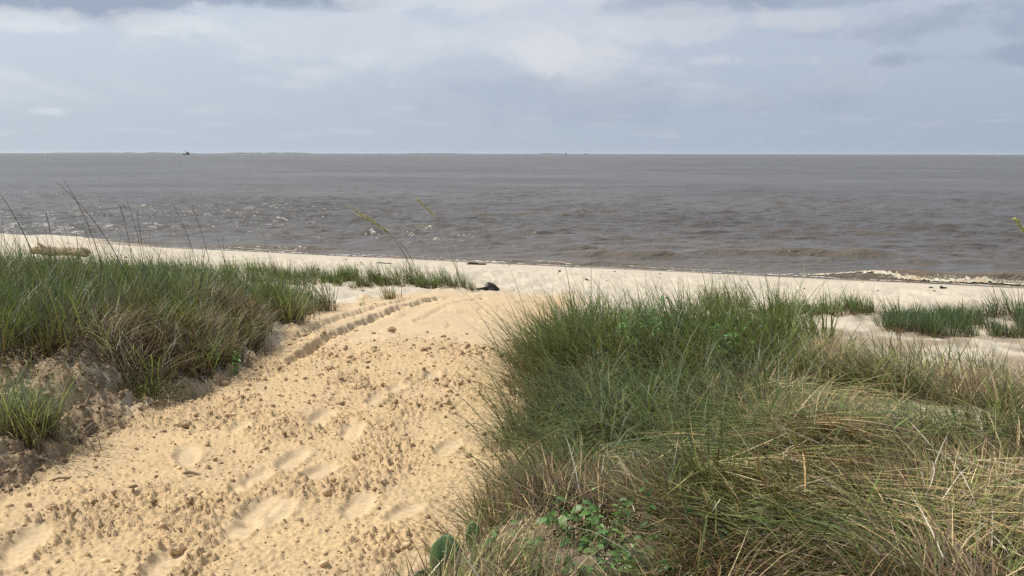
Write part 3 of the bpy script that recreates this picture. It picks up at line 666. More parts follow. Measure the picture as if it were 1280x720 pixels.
# ------------------------------------------------------------------ tall stalks of sea oats
M_STALK = mat_col('stalk', .6, .1, .3)
def tube(pts, rads, n=5):
    V, F = [], []
    for i, p in enumerate(pts):
        d = (pts[min(i + 1, len(pts) - 1)] - pts[max(i - 1, 0)]).normalized()
        a = d.orthogonal().normalized(); b = d.cross(a)
        for k in range(n):
            t = 2 * math.pi * k / n; V.append(p + (a * math.cos(t) + b * math.sin(t)) * rads[i])
    for i in range(len(pts) - 1):
        for k in range(n): F.append((i * n + k, i * n + (k + 1) % n, (i + 1) * n + (k + 1) % n, (i + 1) * n + k))
    F.append(tuple(range(n))[::-1]); F.append(tuple(range((len(pts) - 1) * n, len(pts) * n)))
    return V, F
def simple(name, V, F, mat, col, parent=None, smooth=True):
    fn = [len(f) for f in F]; fv = [i for f in F for i in f]
    V = np.array([tuple(v) for v in V]); c = np.array(col)
    if c.ndim == 1: c = np.tile(c, (len(V), 1))
    return mesh_obj(name, V, fn, fv, mat, parent, c, smooth)
def stalk(b, t, label, seeds=None, col=(.10, .075, .045), rad=.0045, droop=.35, depth=None, group=None):
    """b, t: pixels of foot and tip; depth fixes the distance when the foot is hidden in grass"""
    p = at(*b)
    if depth:
        X = (b[0] - 640) / F_PX; y = depth; x = X * y / (math.cos(PITCH) - ((b[1] - 360) / F_PX) * math.sin(PITCH))
        p = Vector((x, y, float(Hm(x, y))))
    base = Vector((p.x, p.y, Hs(p.x, p.y) - .02))
    def pix(px, py):
        X = (px - 640) / F_PX; Y = -(py - 360) / F_PX
        d = Vector((X, math.cos(PITCH) + Y * math.sin(PITCH), -math.sin(PITCH) + Y * math.cos(PITCH)))
        return Vector((0, 0, ZC)) + d * (base.y / d.y)
    tip = pix(*t) - base
    root = empty('sea_oats_stalk', base); tag(root, label, 'sea oats', group)
    ctrl = Vector((tip.x * droop, RG.normal(0, .05), tip.z * .62)); n = 12
    pts = [Vector((0, 0, 0)) * (1 - s) ** 2 + ctrl * 2 * s * (1 - s) + tip * s * s for s in [i / n for i in range(n + 1)]]
    rad *= 1.12; rr = [rad * (1 - .6 * i / n) for i in range(n + 1)]
    V, F = tube(pts, rr, 5); simple('stem', V, F, M_STALK, col, root)
    # a few long leaves low on the stem
    for i in range(4):
        B = Blades(); B.add(np.array([[base.x, base.y, base.z]]), np.array([WIND + RG.normal(0, .8)]), RG.uniform(.1, .35, 1), RG.uniform(.4, 1.0, 1), max(.35, tip.z * .5) * RG.uniform(.6, 1, 1), np.array([rad * 1.6]), pick(GREEN, 1), pick(GREEN, 1)); B.build('leaf', M_GRASS, root)
    if seeds:
        frac, size, sc = seeds; V = []; F = []
        cnt = 70; size *= 1.12; frac *= 1.15
        for i in range(cnt):
            s = 1 - frac * (1 - i / cnt); q = Vector((0, 0, 0)) * (1 - s) ** 2 + ctrl * 2 * s * (1 - s) + tip * s * s
            hang = Vector((rnd.uniform(-.5, .3), rnd.uniform(-.6, .6), rnd.uniform(-1, .2))).normalized() * size * rnd.uniform(.2, .8)
            d = Vector((rnd.uniform(-.9, .1), rnd.uniform(-.4, .4), -rnd.uniform(.2, 1))).normalized() * size
            side = d.cross(Vector((rnd.random(), rnd.random(), rnd.random() + .1))).normalized() * size * .30
            c = q + hang; up = d.cross(side).normalized() * size * .10; k = len(V)
            V += [c - d * .5, c + side, c + d * .6, c - side, c + up, c - up]
            F += [(k, k + 1, k + 4), (k + 1, k + 2, k + 4), (k + 2, k + 3, k + 4), (k + 3, k, k + 4), (k + 1, k, k + 5), (k + 2, k + 1, k + 5), (k + 3, k + 2, k + 5), (k, k + 3, k + 5)]
        tag(simple('seed_head', V, F, M_STALK, sc, root), kind='stuff')
    return root
DK = (.085, .065, .045); SG = (.42, .40, .14)
GS = 'bare stalks above the left dune'
stalk((66, 372), (-2, 240), 'dark bare stalk curving off the left edge of the photo, nearest of the stalks', None, DK, .0050, .35, 8.2, GS)
stalk((172, 365), (70, 228), 'long dark stalk crossing its neighbour, the one leaning farthest left', None, DK, .0050, .25, 8.6, GS)
stalk((136, 365), (78, 224), 'upright dark stalk crossed near its tip by a longer leaning one', None, DK, .0042, .25, 8.9, GS)
stalk((13, 340), (2, 268), 'short thin stalk at the far left edge in front of the beach', None, DK, .004, .3, 12, GS)
stalk((77, 340), (57, 266), 'thin stalk with a faint feathery head above the driftwood log', (.25, .018, (.30, .26, .16)), (.2, .16, .09), .004, .3, 13, GS)
stalk((67, 338), (54, 282), 'shorter pale stalk just left of the feathery one by the log', None, (.24, .19, .11), .003, .3, 13, GS)
stalk((169, 345), (150, 258), 'thin straight stalk left of the close group of three', (.16, .012, (.22, .19, .12)), DK, .004, .3, 11, GS)
stalk((184, 345), (157, 248), 'tallest stalk of the close group of three at the centre left', None, DK, .004, .25, 11.2, GS)
stalk((187, 345), (171, 264), 'middle stalk of the close group of three, with scaly seeds', (.35, .012, (.20, .16, .10)), DK, .004, .3, 11.4, GS)
stalk((186, 345), (188, 282), 'short upright stalk at the right side of the group of three', None, (.15, .13, .09), .003, .4, 11.4, GS)
stalk((255, 340), (214, 252), 'dark curved stalk rising from the green belt right of the group', None, DK, .0048, .3, 11.5, GS)
stalk((270, 340), (240, 258), 'thinner stalk parallel to the dark curved one, just right of it', (.2, .010, (.2, .16, .1)), DK, .004, .3, 12, GS)
stalk((281, 338), (278, 294), 'shortest stalk, straight, at the right end of the green belt', None, DK, .004, .4, 12, GS)
stalk((344, 345), (318, 262), 'pale seed stalk between the green belt and the two yellow seed heads', (.22, .012, (.34, .31, .16)), (.22, .2, .11), .004, .3, 14, GS)
GY = 'sea oats with yellow seed heads'
stalk((516, 358), (432, 256), 'arching stalk with the upper yellow seed head of the crossing pair', (.36, .036, SG), (.15, .15, .06), .006, .12, 16.2, GY)
stalk((522, 358), (447, 268), 'arching stalk with the lower drooping yellow seed head of the pair', (.30, .034, SG), (.15, .15, .06), .006, .08, 16.3, GY)
stalk((574, 352), (519, 247), 'single yellow seed head standing right of the crossing pair', (.26, .030, SG), (.22, .20, .10), .0042, .1, 16.6, GY)
stalk((1310, 395), (1268, 270), 'yellow green seed head poking in at the right edge over the sea', (.3, .040, (.38, .40, .12)), (.2, .2, .08), .006, .3, 12.5, GY)
stalk((1065, 625), (982, 568), 'pale dry stalk lying slantwise in the straw at the lower right', (.35, .014, (.62, .55, .38)), (.55, .45, .28), .005, .5, None, None)

# ------------------------------------------------------------------ broad-leaved plants
def leaf_mesh(L, Wd, fold=.25, curl=.25, point=.9, notch=0.0):
    """a leaf with its midrib along +Y, folded and curled; both halves have outline points"""
    V, F = [], []; n = 5
    for i in range(n + 1):
        t = i / n; wdt = Wd * .5 * math.sin(math.pi * min(1, t * .93 + .05)) ** .8 * (1.15 - .5 * t)
        y = L * t; z = -curl * L * t * t
        V += [(-wdt, y + notch * wdt, z + fold * wdt), (0, y, z), (wdt, y + notch * wdt, z + fold * wdt)]
    for i in range(n):
        a = i * 3; F += [(a, a + 1, a + 4, a + 3), (a + 1, a + 2, a + 5, a + 4)]
    return V, F
def leafy(px, py, label, stems, per, L, Wd, h, cols, name='leafy_weed', cat='weed', spreadr=.05, lean=.35, tip_only=False, loc=None, scol=(.10, .16, .05), group=None):
    c = loc or at(px, py); z = Hs(c.x, c.y)
    root = empty(name, (c.x, c.y, z)); tag(root, label, cat, group)
    shared = [leaf_mesh(L, Wd, .3, .25), leaf_mesh(L, Wd, .15, .5), leaf_mesh(L * .8, Wd * .9, .5, .1)]
    meshes = []
    for k, (V, F) in enumerate(shared):
        for cc in cols:
            o = simple('leaf', V, F, M_LEAF, cc); meshes.append(o.data); bpy.data.objects.remove(o)
    for s in range(stems):
        a = rnd.uniform(0, 6.283); ln = rnd.uniform(.1, lean); hh = h * rnd.uniform(.6, 1.1)
        b0 = Vector((rnd.uniform(-spreadr, spreadr), rnd.uniform(-spreadr, spreadr), -.02)); b0.z += Hs(c.x + b0.x, c.y + b0.y) - z
        tp = b0 + Vector((math.cos(a) * ln * hh, math.sin(a) * ln * hh, hh))
        pts = [b0 + (tp - b0) * t + Vector((math.cos(a), math.sin(a), 0)) * .1 * hh * t * t for t in (0, .35, .7, 1)]
        V, F = tube(pts, [.0028, .0024, .002, .0012], 4); st = simple('stem', V, F, M_LEAF, scol, root)
        for j in range(per):
            t = (.55 + .45 * j / max(1, per - 1)) if tip_only else (.15 + .85 * j / max(1, per - 1))
            seg = min(int(t * 3), 2); q = pts[seg].lerp(pts[seg + 1], min(1, t * 3 - seg))
            o = bpy.data.objects.new('leaf', rnd.choice(meshes)); COL.objects.link(o); o.parent = root
            o.location = q; o.rotation_euler = (rnd.uniform(-.3, .9), rnd.uniform(-.5, .5), j * 2.4 + rnd.uniform(-.4, .4)); k = rnd.uniform(.6, 1.15) * (1.1 - .35 * t); o.scale = (k, k, k)
    return root
GL = [(.12, .225, .05), (.09, .18, .045), (.16, .27, .075)]
DG = [(.055, .13, .035), (.08, .17, .05)]
leafy(735, 722, 'glossy green broad leaved creeper at the bottom edge, right of the cactus', 40, 8, .058, .038, .155, GL + DG, 'leafy_creeper', 'creeper', .30, .6)
leafy(792, 730, 'right end of the broad leaved creeper at the bottom edge, sparser and darker', 16, 7, .052, .034, .15, DG + GL[:1], 'leafy_creeper', 'creeper', .10, .6)
leafy(775, 688, 'upright weed with pale green buds standing behind the creeper', 3, 12, .032, .014, .26, [(.20, .33, .10), (.15, .27, .07)], 'leafy_weed', 'weed', .05, .15)
leafy(855, 690, 'slender dark leaved weed in the straw at the lower centre', 3, 8, .05, .022, .24, DG, 'leafy_weed', 'weed', .08, .35)
leafy(840, 645, 'small round leaved green plant half buried in the straw', 5, 5, .04, .030, .12, GL, 'leafy_weed', 'weed', .12, .5)
leafy(880, 722, 'dark pointed leaves showing at the bottom edge below the straw', 5, 4, .06, .026, .14, DG, 'leafy_weed', 'weed', .12, .4)
leafy(815, 455, 'bright green leafy weed topping the crest of the right dune', 12, 10, .085, .024, .46, [(.12, .27, .06), (.09, .21, .045)], 'leafy_weed', 'weed', .20, .3, True)
leafy(905, 470, 'small leafy weed right of the bright one on the dune crest', 5, 8, .07, .02, .36, [(.10, .22, .05)], 'leafy_weed', 'weed', .10, .3, True)
leafy(280, 470, 'bright leafy weed at the front of the left dune above the grey sand', 9, 9, .045, .02, .26, [(.13, .29, .05), (.10, .24, .045)], 'leafy_weed', 'weed', .12, .35)
leafy(1128, 640, 'small green leaved shoot in the straw at the right', 3, 6, .05, .022, .18, GL[:2], 'leafy_weed', 'weed', .06, .3)
leafy(455, 383, 'tiny green seedling on the pink grey sand left of the ruts', 3, 5, .06, .03, .10, GL, 'leafy_weed', 'weed', .10, .6)
leafy(575, 722, 'small grey green weed crowding the foot of the cactus', 8, 7, .035, .016, .13, [(.10, .20, .09), (.13, .25, .10)], 'leafy_weed', 'weed', .08, .4)

# ---- prickly pear
M_CACTUS = mat_plain('cactus_skin', (.055, .105, .038), .55, 14, .3, .004)
def pad(parent, loc, W, Hh, T, rz, tilt, roll=0.0, mat=None, spines=True, name='pad'):
    bm = bmesh.new(); bmesh.ops.create_icosphere(bm, subdivisions=3, radius=1)
    for v in bm.verts:
        x, y, z = v.co; z01 = (z + 1) / 2; wn = (.62 + .50 * math.sin(z01 * 2.4 + .15)) 
        v.co = Vector((x * W * .5 * wn, y * T * .5 * (1.1 - .3 * z01), z * Hh * .5 + Hh * .5)) + Vector((0, .006 * math.sin(x * 5 + z * 4), 0))
    me = bpy.data.meshes.new(name); bm.to_mesh(me); bm.free(); me.polygons.foreach_set('use_smooth', [True] * len(me.polygons)); me.materials.append(mat or M_CACTUS)
    o = bpy.data.objects.new(name, me); COL.objects.link(o); o.parent = parent; o.location = loc; o.rotation_euler = (tilt, roll, rz)
    if spines:
        V, F = [], []
        for i in range(7):
            for j in range(5):
                u = (j + .5 * (i % 2)) / 4.5 * 2 - 1; vv = (i + .7) / 7.5; wn = (.62 + .50 * math.sin(vv * 2.4 + .15)); hw = W * .5 * wn * math.sqrt(max(0, 1 - (2 * vv - 1) ** 2)); x = u * hw * .88
                if abs(u) > .95: continue
                ysurf = T * .5 * math.sqrt(max(.02, 1 - (2 * vv - 1) ** 2 - (u * .85) ** 2 * .5)) * .9
                for sgn in (-1, 1):
                    for q in range(2):
                        k = len(V); d = Vector((rnd.uniform(-.6, .6), sgn, rnd.uniform(-.5, .7))).normalized() * .016; b = Vector((x, sgn * ysurf, vv * Hh)); sd = Vector((.0011, 0, .0006))
                        V += [b - sd, b + sd, b + d + Vector((0, 0, .0003))]; F.append((k, k + 1, k + 2))
        tag(simple('spines', V, F, M_STRAW, (.34, .28, .18), o), kind='stuff')
    return o
c = at(553, 722); cz = Hs(c.x, c.y)
pr = empty('prickly_pear', (c.x, c.y, cz)); tag(pr, 'dark green prickly pear pad standing at the bottom edge beside the sand track', 'cactus')
pad(pr, (0, 0, -.02), .125, .20, .030, R(-22), R(-6), R(7))
pad(pr, (-.055, -.02, -.03), .10, .10, .028, R(30), R(8), R(-18))
pad(pr, (.075, .05, -.03), .09, .11, .026, R(-40), R(5), R(20))
c = at(606, 682); cz = Hs(c.x, c.y)
M_CACTUS2 = mat_plain('young_cactus_skin', (.135, .225, .085), .5, 16, .25, .003)
pr = empty('prickly_pear', (c.x, c.y, cz)); tag(pr, 'small pale green prickly pear with two narrow pads behind the dark one', 'cactus')
pad(pr, (-.035, 0, -.01), .060, .145, .018, R(15), R(-4), R(-4), M_CACTUS2)
pad(pr, (.040, .01, -.01), .046, .125, .016, R(-30), R(4), R(6), M_CACTUS2)

# ------------------------------------------------------------------ driftwood log, black scrap, sticks
M_LOG = mat_plain('weathered_wood', (.31, .225, .145), .85, 5, .5, .02, (1, 6, 6))
M_SCRAP = mat_plain('black_rubber', (.022, .019, .018), .55, 9, .4, .006)
def lumpy_tube(name, length, r0, r1, mat, parent, seed, n=16, m=22, bend=.05, rough=.18):
    V, F = [], []
    for i in range(m + 1):
        t = i / m; rr = r0 + (r1 - r0) * t
        e = min(1, t * 14, (1 - t) * 10) ** .5 if 0 < t < 1 else .35
        for k in range(n):
            a = 2 * math.pi * k / n
            q = rr * e * (1 + rough * float(perlin(math.cos(a) * 2.2 + seed, t * 7 + math.sin(a) * 2.2, seed)) + .06 * math.sin(a * 5 + seed))
            V.append((length * t, math.cos(a) * q + bend * math.sin(t * 3), math.sin(a) * q * .9 + bend * .4 * math.sin(t * 5 + 1)))
    for i in range(m):
        for k in range(n): F.append((i * n + k, i * n + (k + 1) % n, (i + 1) * n + (k + 1) % n, (i + 1) * n + k))
    F.append(tuple(range(n))[::-1]); F.append(tuple(range(m * n, (m + 1) * n)))
    return simple(name, V, F, mat, (1, 1, 1), parent)
a = at(38, 320); b = at(112, 324); zz_ = Hs(b.x, b.y)
lg = empty('driftwood_log', (a.x, a.y, zz_ + .14), math.atan2(b.y - a.y, b.x - a.x)); tag(lg, 'brown driftwood log lying on the beach behind the left dune grass', 'log')
LL = math.hypot(b.x - a.x, b.y - a.y)
lumpy_tube('trunk', LL, .10, .15, M_LOG, lg, 3)
s1 = lumpy_tube('branch_stub', .26, .045, .025, M_LOG, lg, 7, 8, 6, .02); s1.location = (LL * .30, 0, .06); s1.rotation_euler = (0, R(-150), R(20))

c = at(606, 362); z = Hs(c.x, c.y)
sc_ = empty('rubber_scrap', (c.x, c.y, z)); tag(sc_, 'black wedge shaped scrap sticking out of the sand at the top of the track', 'debris')
prof = [(-.10, 0), (-.06, .025), (.015, .05), (.045, .125), (.075, .135), (.12, .12), (.175, .095), (.225, .05), (.265, -.01)]
V, F = [], []; ys = (-.07, -.035, .03, .075)
for j, yy in enumerate(ys):
    k = (.55, 1.0, .95, .5)[j]
    for (x, z0) in prof: V.append((x + .012 * math.sin(j * 2 + x * 30), yy + .02 * math.sin(x * 14 + j), max(-.03, z0 * k)))
n = len(prof)
for j in range(3):
    for i in range(n - 1): F.append((j * n + i, j * n + i + 1, (j + 1) * n + i + 1, (j + 1) * n + i))
base = len(V); V += [(-.10, -.09, -.05), (.27, -.09, -.05), (.27, .09, -.05), (-.10, .09, -.05)]
F += [tuple([base] + [i for i in range(n)] + [base + 1])[::-1], tuple([base + 3] + [3 * n + i for i in range(n)] + [base + 2])]
simple('slab', V, F, M_SCRAP, (1, 1, 1), sc_, False)
V, F = tube([Vector((-.22, -.03, .0)), Vector((-.12, -.045, .012)), Vector((.0, -.06, .035)), Vector((.05, -.065, .04))], [.012, .02, .022, .014], 6); simple('torn_strip', V, F, M_SCRAP, (1, 1, 1), sc_)

def stick(px, py, L, rad, rz, label, col_mat=M_LOG, name='stick', cat='stick'):
    c = at(px, py); o = lumpy_tube(name, L, rad, rad * .6, col_mat, None, rnd.randint(1, 99), 7, 8, .03, .3)
    o.location = (c.x - L / 2, c.y, Hs(c.x, c.y) + rad * .4); o.rotation_euler = (0, 0, rz); return tag(o, label, cat)
M_DKW = mat_plain('wet_dark_wood', (.055, .04, .03), .7, 12, .4, .006)
stick(596, 331, .50, .05, .1, 'dark flat plank of driftwood at the water edge above the black scrap', M_DKW)
stick(1180, 360, .17, .035, .2, 'small dark lump of driftwood on the right beach below the breaking wave', M_DKW)
stick(735, 350, .10, .035, .4, 'small round brown lump on the beach above the right dune grass', M_DKW, 'driftwood_lump', 'debris')
stick(480, 330, .4, .02, .2, 'thin dark stick on the beach behind the yellow seed stalks', M_DKW)
stick(245, 597, .14, .011, -.1, 'small brown twig lying flat on the sand track', M_LOG, 'twig', 'twig')
stick(88, 606, .22, .008, .6, 'crooked thin root sticking along the left side of the sand track', M_LOG, 'root', 'root')
# dry stems on the bank
def dry_stems(px, py, label, n, h):
    c = at(px, py); r = empty('dry_stems', (c.x, c.y, Hs(c.x, c.y))); tag(r, label, 'dry plant')
    for i in range(n):
        a = rnd.uniform(-.5, .5); hh = h * rnd.uniform(.6, 1.1); V, F = tube([Vector((i * .04 - .05, 0, -.02)), Vector((i * .04 - .05 - a * .03, -.03, hh * .5)), Vector((i * .04 - .06 - a * .12, -.06, hh * .95)), Vector((i * .04 - .08 - a * .2, -.10, hh * .9))], [.004, .0035, .0028, .0015], 4)
        simple('stem', V, F, M_STRAW, (.42, .35, .24), r)
    return r
dry_stems(112, 562, 'pale broken stems poking out of the dark bank at the left', 4, .13)
def rust_plant(px, py, label, h):
    c = at(px, py); r = empty('dead_weed', (c.x, c.y, Hs(c.x, c.y))); tag(r, label, 'dead weed')
    B = Blades(); n = 16; base = np.tile([c.x, c.y, r.location.z - .01], (n, 1)) + RG.normal(0, .012, (n, 3)) * [1, 1, .1] + np.column_stack([np.zeros(n), np.zeros(n), RG.uniform(0, h * .6, n)])
    B.add(base, RG.random(n) * 6.28, RG.uniform(.1, .8, n), RG.uniform(-.3, .6, n), h * RG.uniform(.3, .7, n), np.full(n, .014), pick([C([.17, .08, .05])], n), pick([C([.20, .10, .06]), C([.13, .07, .05])], n)); tag(B.build('withered_leaves', M_STRAW, r), kind='stuff')
rust_plant(1124, 425, 'dead rust brown weed standing on pale sand right of the dune, upper one', .16)
rust_plant(1119, 452, 'dead rust brown weed at the edge of the right dune, lower one', .20)

# ------------------------------------------------------------------ clods and crumbs of sand
def lumps(name, x, y, size, cols, mat, kind_label, sink=.25, flat=.75):
    ico = bmesh.new(); bmesh.ops.create_icosphere(ico, subdivisions=1, radius=1); iv = np.array([v.co[:] for v in ico.verts]); it = np.array([[v.index for v in f.verts] for f in ico.faces]); ico.free()
    n = len(x); j = 1 + RG.normal(0, .22, (n, len(iv), 1)); V = iv[None] * j
    sx = size[:, None] * RG.uniform(.7, 1.4, (n, 3)) * [1, 1, flat]
    V = V * sx[:, None, :]; a = RG.random(n) * 6.283; ca, sa = np.cos(a)[:, None], np.sin(a)[:, None]
    X = V[:, :, 0] * ca - V[:, :, 1] * sa + x[:, None]; Y = V[:, :, 0] * sa + V[:, :, 1] * ca + y[:, None]
    Z = V[:, :, 2] + (H(x, y) + size * sink)[:, None]
    V = np.stack([X, Y, Z], -1).reshape(-1, 3); F = (it[None] + (np.arange(n) * len(iv))[:, None, None]).reshape(-1, 3)
    o = mesh_obj(name, V, np.full(len(F), 3), F.ravel(), mat, None, np.repeat(cols, len(iv), 0), False); tag(o, kind_label, None, None, 'stuff')
def clods():
    P = uniform(-3.2, .2, 2.8, 9.6, 26000); s = RG.random(len(P)); P = P[s < np.clip((7.5 / P[:, 1]) ** 1.3 * .8, 0, 1)]
    z, path, sm, bank, foot, rough, dl, dr, ss, c1, c2 = relief(P[:, 0], P[:, 1])
    keep = (RG.random(len(P)) < np.clip(rough * 1.1 + .04 + .12 * bank, 0, 1)) & (path + bank > .5) & (foot < .3); P = P[keep]
    n = len(P); size = .0022 + .0042 * RG.random(n) ** 2.5 + .018 * RG.random(n) ** 22; size *= 1 + .10 * (P[:, 1] - 4).clip(0)
    lumps('sand_crumbs', P[:, 0], P[:, 1], size, pick([C([.50, .36, .205]), C([.45, .315, .18]), C([.38, .26, .15])], n), M_CLOD, 'crumbs and small clods of damp sand strewn over the sand track'); print('clods', n)
    P = uniform(-3.7, -2.35, 3.3, 8.2, 12000); z, path, sm, bank, foot, rough, dl, dr, ss, c1, c2 = relief(P[:, 0], P[:, 1]); P = P[RG.random(len(P)) < bank * .9]; n = len(P)
    lumps('bank_clods', P[:, 0], P[:, 1], .004 + .016 * RG.random(n) ** 7, pick([C([.36, .25, .145]), C([.22, .155, .10]), C([.30, .22, .14])], n), M_CLOD, 'broken clods of dark sandy soil on the bank at the left of the track', .35)
    # wrack and crumbs on the upper beach
    P = uniform(-14, 14, 9, 27, 9000); ss = SH0 + SHK * P[:, 0] - P[:, 1]; ln = np.exp(-((ss - 1.9 - .5 * perlin(P[:, 0] * .5, P[:, 1] * 0, 501)) / .16) ** 2) * sst(-.1, .3, perlin(P[:, 0] * .6, P[:, 1] * .3, 503)) + .03 + .09 * (ss > 9) * (fbm(P[:, 0], P[:, 1], .8, 505, 2) > .15)
    P = P[(RG.random(len(P)) < ln) & (ss > .8)]; n = len(P)
    lumps('beach_wrack', P[:, 0], P[:, 1], .012 + .03 * RG.random(n) ** 3, pick([C([.13, .09, .06]), C([.22, .16, .10]), C([.09, .065, .05])], n), M_CLOD, 'dark scraps of seaweed and twigs washed up on the pale beach', .1, .45); print('wrack', n)
clods()
M_BIGCLOD = mat_plain('damp_sand_clod', (.40, .28, .16), .95, 30, .35, .01)
def big_clod(px, py, r, label):
    c = at(px, py); bm = bmesh.new(); bmesh.ops.create_icosphere(bm, subdivisions=3, radius=r)
    sd = rnd.random() * 50
    for v in bm.verts:
        d = v.co.normalized(); k = 1 + .28 * float(perlin(d.x * 2 + sd, d.y * 2 + d.z * 1.7, 7)) + .12 * float(perlin(d.x * 6 + sd, d.y * 6 + d.z * 5, 8)); v.co = Vector((d.x * r * k * 1.2, d.y * r * k, d.z * r * k * .8))
    me = bpy.data.meshes.new('sand_clod'); bm.to_mesh(me); bm.free(); me.materials.append(M_BIGCLOD)
    o = bpy.data.objects.new('sand_clod', me); COL.objects.link(o); o.location = (c.x, c.y, Hs(c.x, c.y) + r * .45); tag(o, label, 'sand clod', 'larger clods lying on the sand track')
big_clod(232, 535, .034, 'dark round sand clod on the track in front of the broken bank')
big_clod(412, 462, .026, 'rounded clod just below the scalloped rut')
big_clod(455, 478, .024, 'grey brown clod in the middle of the crumbly sand, right of the rut')
big_clod(66, 642, .020, 'small square clod alone near the lower left of the track')
big_clod(490, 416, .04, 'dark clod on the smooth upper track, nearest the scalloped rut')
big_clod(477, 692, .016, 'small brown clod near the bottom of the track left of the cactus')
big_clod(222, 688, .030, 'crumbled clod on the lip of the footprint at the bottom edge')

# ------------------------------------------------------------------ foam at the water's edge
def foam():
    # thin lace of foam left on the wet edge
    nx, ny = 1500, 14; u = np.linspace(-21, 16, nx)[None] + np.zeros((ny, 1)); v = np.linspace(-.32, .42, ny)[:, None] + np.zeros((1, nx))
    x = u.ravel(); off = v.ravel() + .10 * perlin(x * .5, x * 0, 601) + .05 * perlin(x * 2.1, x * 0, 603)
    wid = .05 + .16 * sst(-.3, .5, perlin(x * .45, x * 0 + 4, 605))
    y = SH0 + SHK * x + off; z, s_, cr = sea_z(x, y, np.hypot(x, y)); z = np.maximum(np.where(s_ < 0, .012 * (1 + s_) + z * np.clip(1 + s_, 0, 1) * .4, z), Hm(x, y) + relief(x, y)[0]) + .018
    k = (np.abs(v.ravel()) < wid * (1 + .9 * fbm(x, y * 2, 2.5, 611, 3))) & (fbm(x, y * 1.5, 4, 613, 2) > -.30)
    fn, fv = grid_faces(ny, nx); q = fv.reshape(-1, 4); q = q[k[q].all(1)]
    Vs = np.column_stack([x, y, z + .008 * RG.random(len(x))]); used = np.unique(q); mp = np.full(len(x), -1); mp[used] = np.arange(len(used)); q = mp[q]; Vs = Vs[used]
    cs = C([.66, .61, .52]) * RG.uniform(.8, 1.05, (len(Vs), 1))
    # churned crests of the small breakers: lumpy sheets thrown over the wave front
    parts_v, parts_q, parts_c = [Vs], [q], [cs]; tot = len(Vs)
    for x0, x1, wd, up in ((6.2, 16.8, .21, .05), (-10.3, -6.8, .10, .02), (-18.4, -15.0, .30, .10), (.4, 2.0, .06, .012), (2.6, 6.8, .07, .012), (-6, -1.5, .06, .01)):
        nx = int((x1 - x0) / .022); ny = int(wd * 2.6 / .022); U, Vv = np.meshgrid(np.linspace(x0, x1, nx), np.linspace(-wd * 1.3, wd * 1.3, ny))
        x = U.ravel(); v = Vv.ravel(); y = SH0 + SHK * x + .50 + .20 * perlin(x * .7, x * 0, 607) + .08 * perlin(x * 2.6, x * 0, 609) + v
        z, s_, cr = sea_z(x, y, np.hypot(x, y)); z = np.maximum(np.clip(z, .012, None), Hm(x, y) + .01)
        env = sst(0, .25, (x - x0) / (x1 - x0)) * (1 - sst(.85, 1, (x - x0) / (x1 - x0)) * (x1 < 16)); pr_ = np.exp(-(v / wd / .6) ** 2)
        burst = .55 + .7 * np.clip(perlin(x * .9, x * 0, 621) + .3 * perlin(x * 3.1, x * 0, 622), 0, 1)
        lump = .5 + fbm(x, y * 1.4, 8.5, 623, 4, .65)
        h = up * env * pr_ * burst * np.clip(lump, 0, None) + .010
        k = (pr_ * env * (.55 + .6 * burst) + .55 * fbm(x, y * 1.6, 8.0, 631, 3)) > .40
        fn, fv = grid_faces(ny, nx); qq = fv.reshape(-1, 4); qq = qq[k[qq].all(1)]; used = np.unique(qq); mp = np.full(len(x), -1); mp[used] = np.arange(len(used))
        tanm = np.clip(.35 + 1.3 * fbm(x, y * 2, 2.8, 641, 3) - .9 * (lump - .5) + .5 * (1 - env), 0, 1)[:, None] * .8
        c_ = C([.58, .51, .39]) * (1 - tanm) + C([.38, .28, .15]) * tanm
        parts_v.append(np.column_stack([x, y, z + h])[used]); parts_q.append(mp[qq] + tot); parts_c.append(c_[used]); tot += len(used)
    n = 1500; x = RG.uniform(9.6, 15.5, n); y = SH0 + SHK * x + .5 + RG.normal(0, .12, n); z = .08 + .17 * RG.random(n) ** 2 * (.4 + .8 * perlin(x * 1.3, x * 0, 621)).clip(0)
    size = .005 + .007 * RG.random(n) ** 2
    iv = np.array([[1, 0, 0], [-1, 0, 0], [0, 1, 0], [0, -1, 0], [0, 0, 1], [0, 0, -1]], float)[None]; it = np.array([[0, 2, 4], [2, 1, 4], [1, 3, 4], [3, 0, 4], [2, 0, 5], [1, 2, 5], [3, 1, 5], [0, 3, 5]])
    V = iv * size[:, None, None] + np.stack([x, y, z], -1)[:, None, :]
    F = (it[None] + (np.arange(n) * 6)[:, None, None]).reshape(-1, 3) + tot
    Vs = np.vstack(parts_v); q = np.vstack(parts_q); cs = np.vstack(parts_c); col = np.tile(C([.78, .74, .64]), (n, 1))
    o = mesh_obj('sea_foam', np.vstack([Vs, V.reshape(-1, 3)]), np.concatenate([np.full(len(q), 4), np.full(len(F), 3)]), np.concatenate([q.ravel(), F.ravel()]), M_FOAM, None, np.vstack([cs, np.repeat(col, 6, 0)]), True); tag(o, 'cream white foam of the small waves breaking along the beach', None, None, 'stuff'); print('foam', n)
foam()

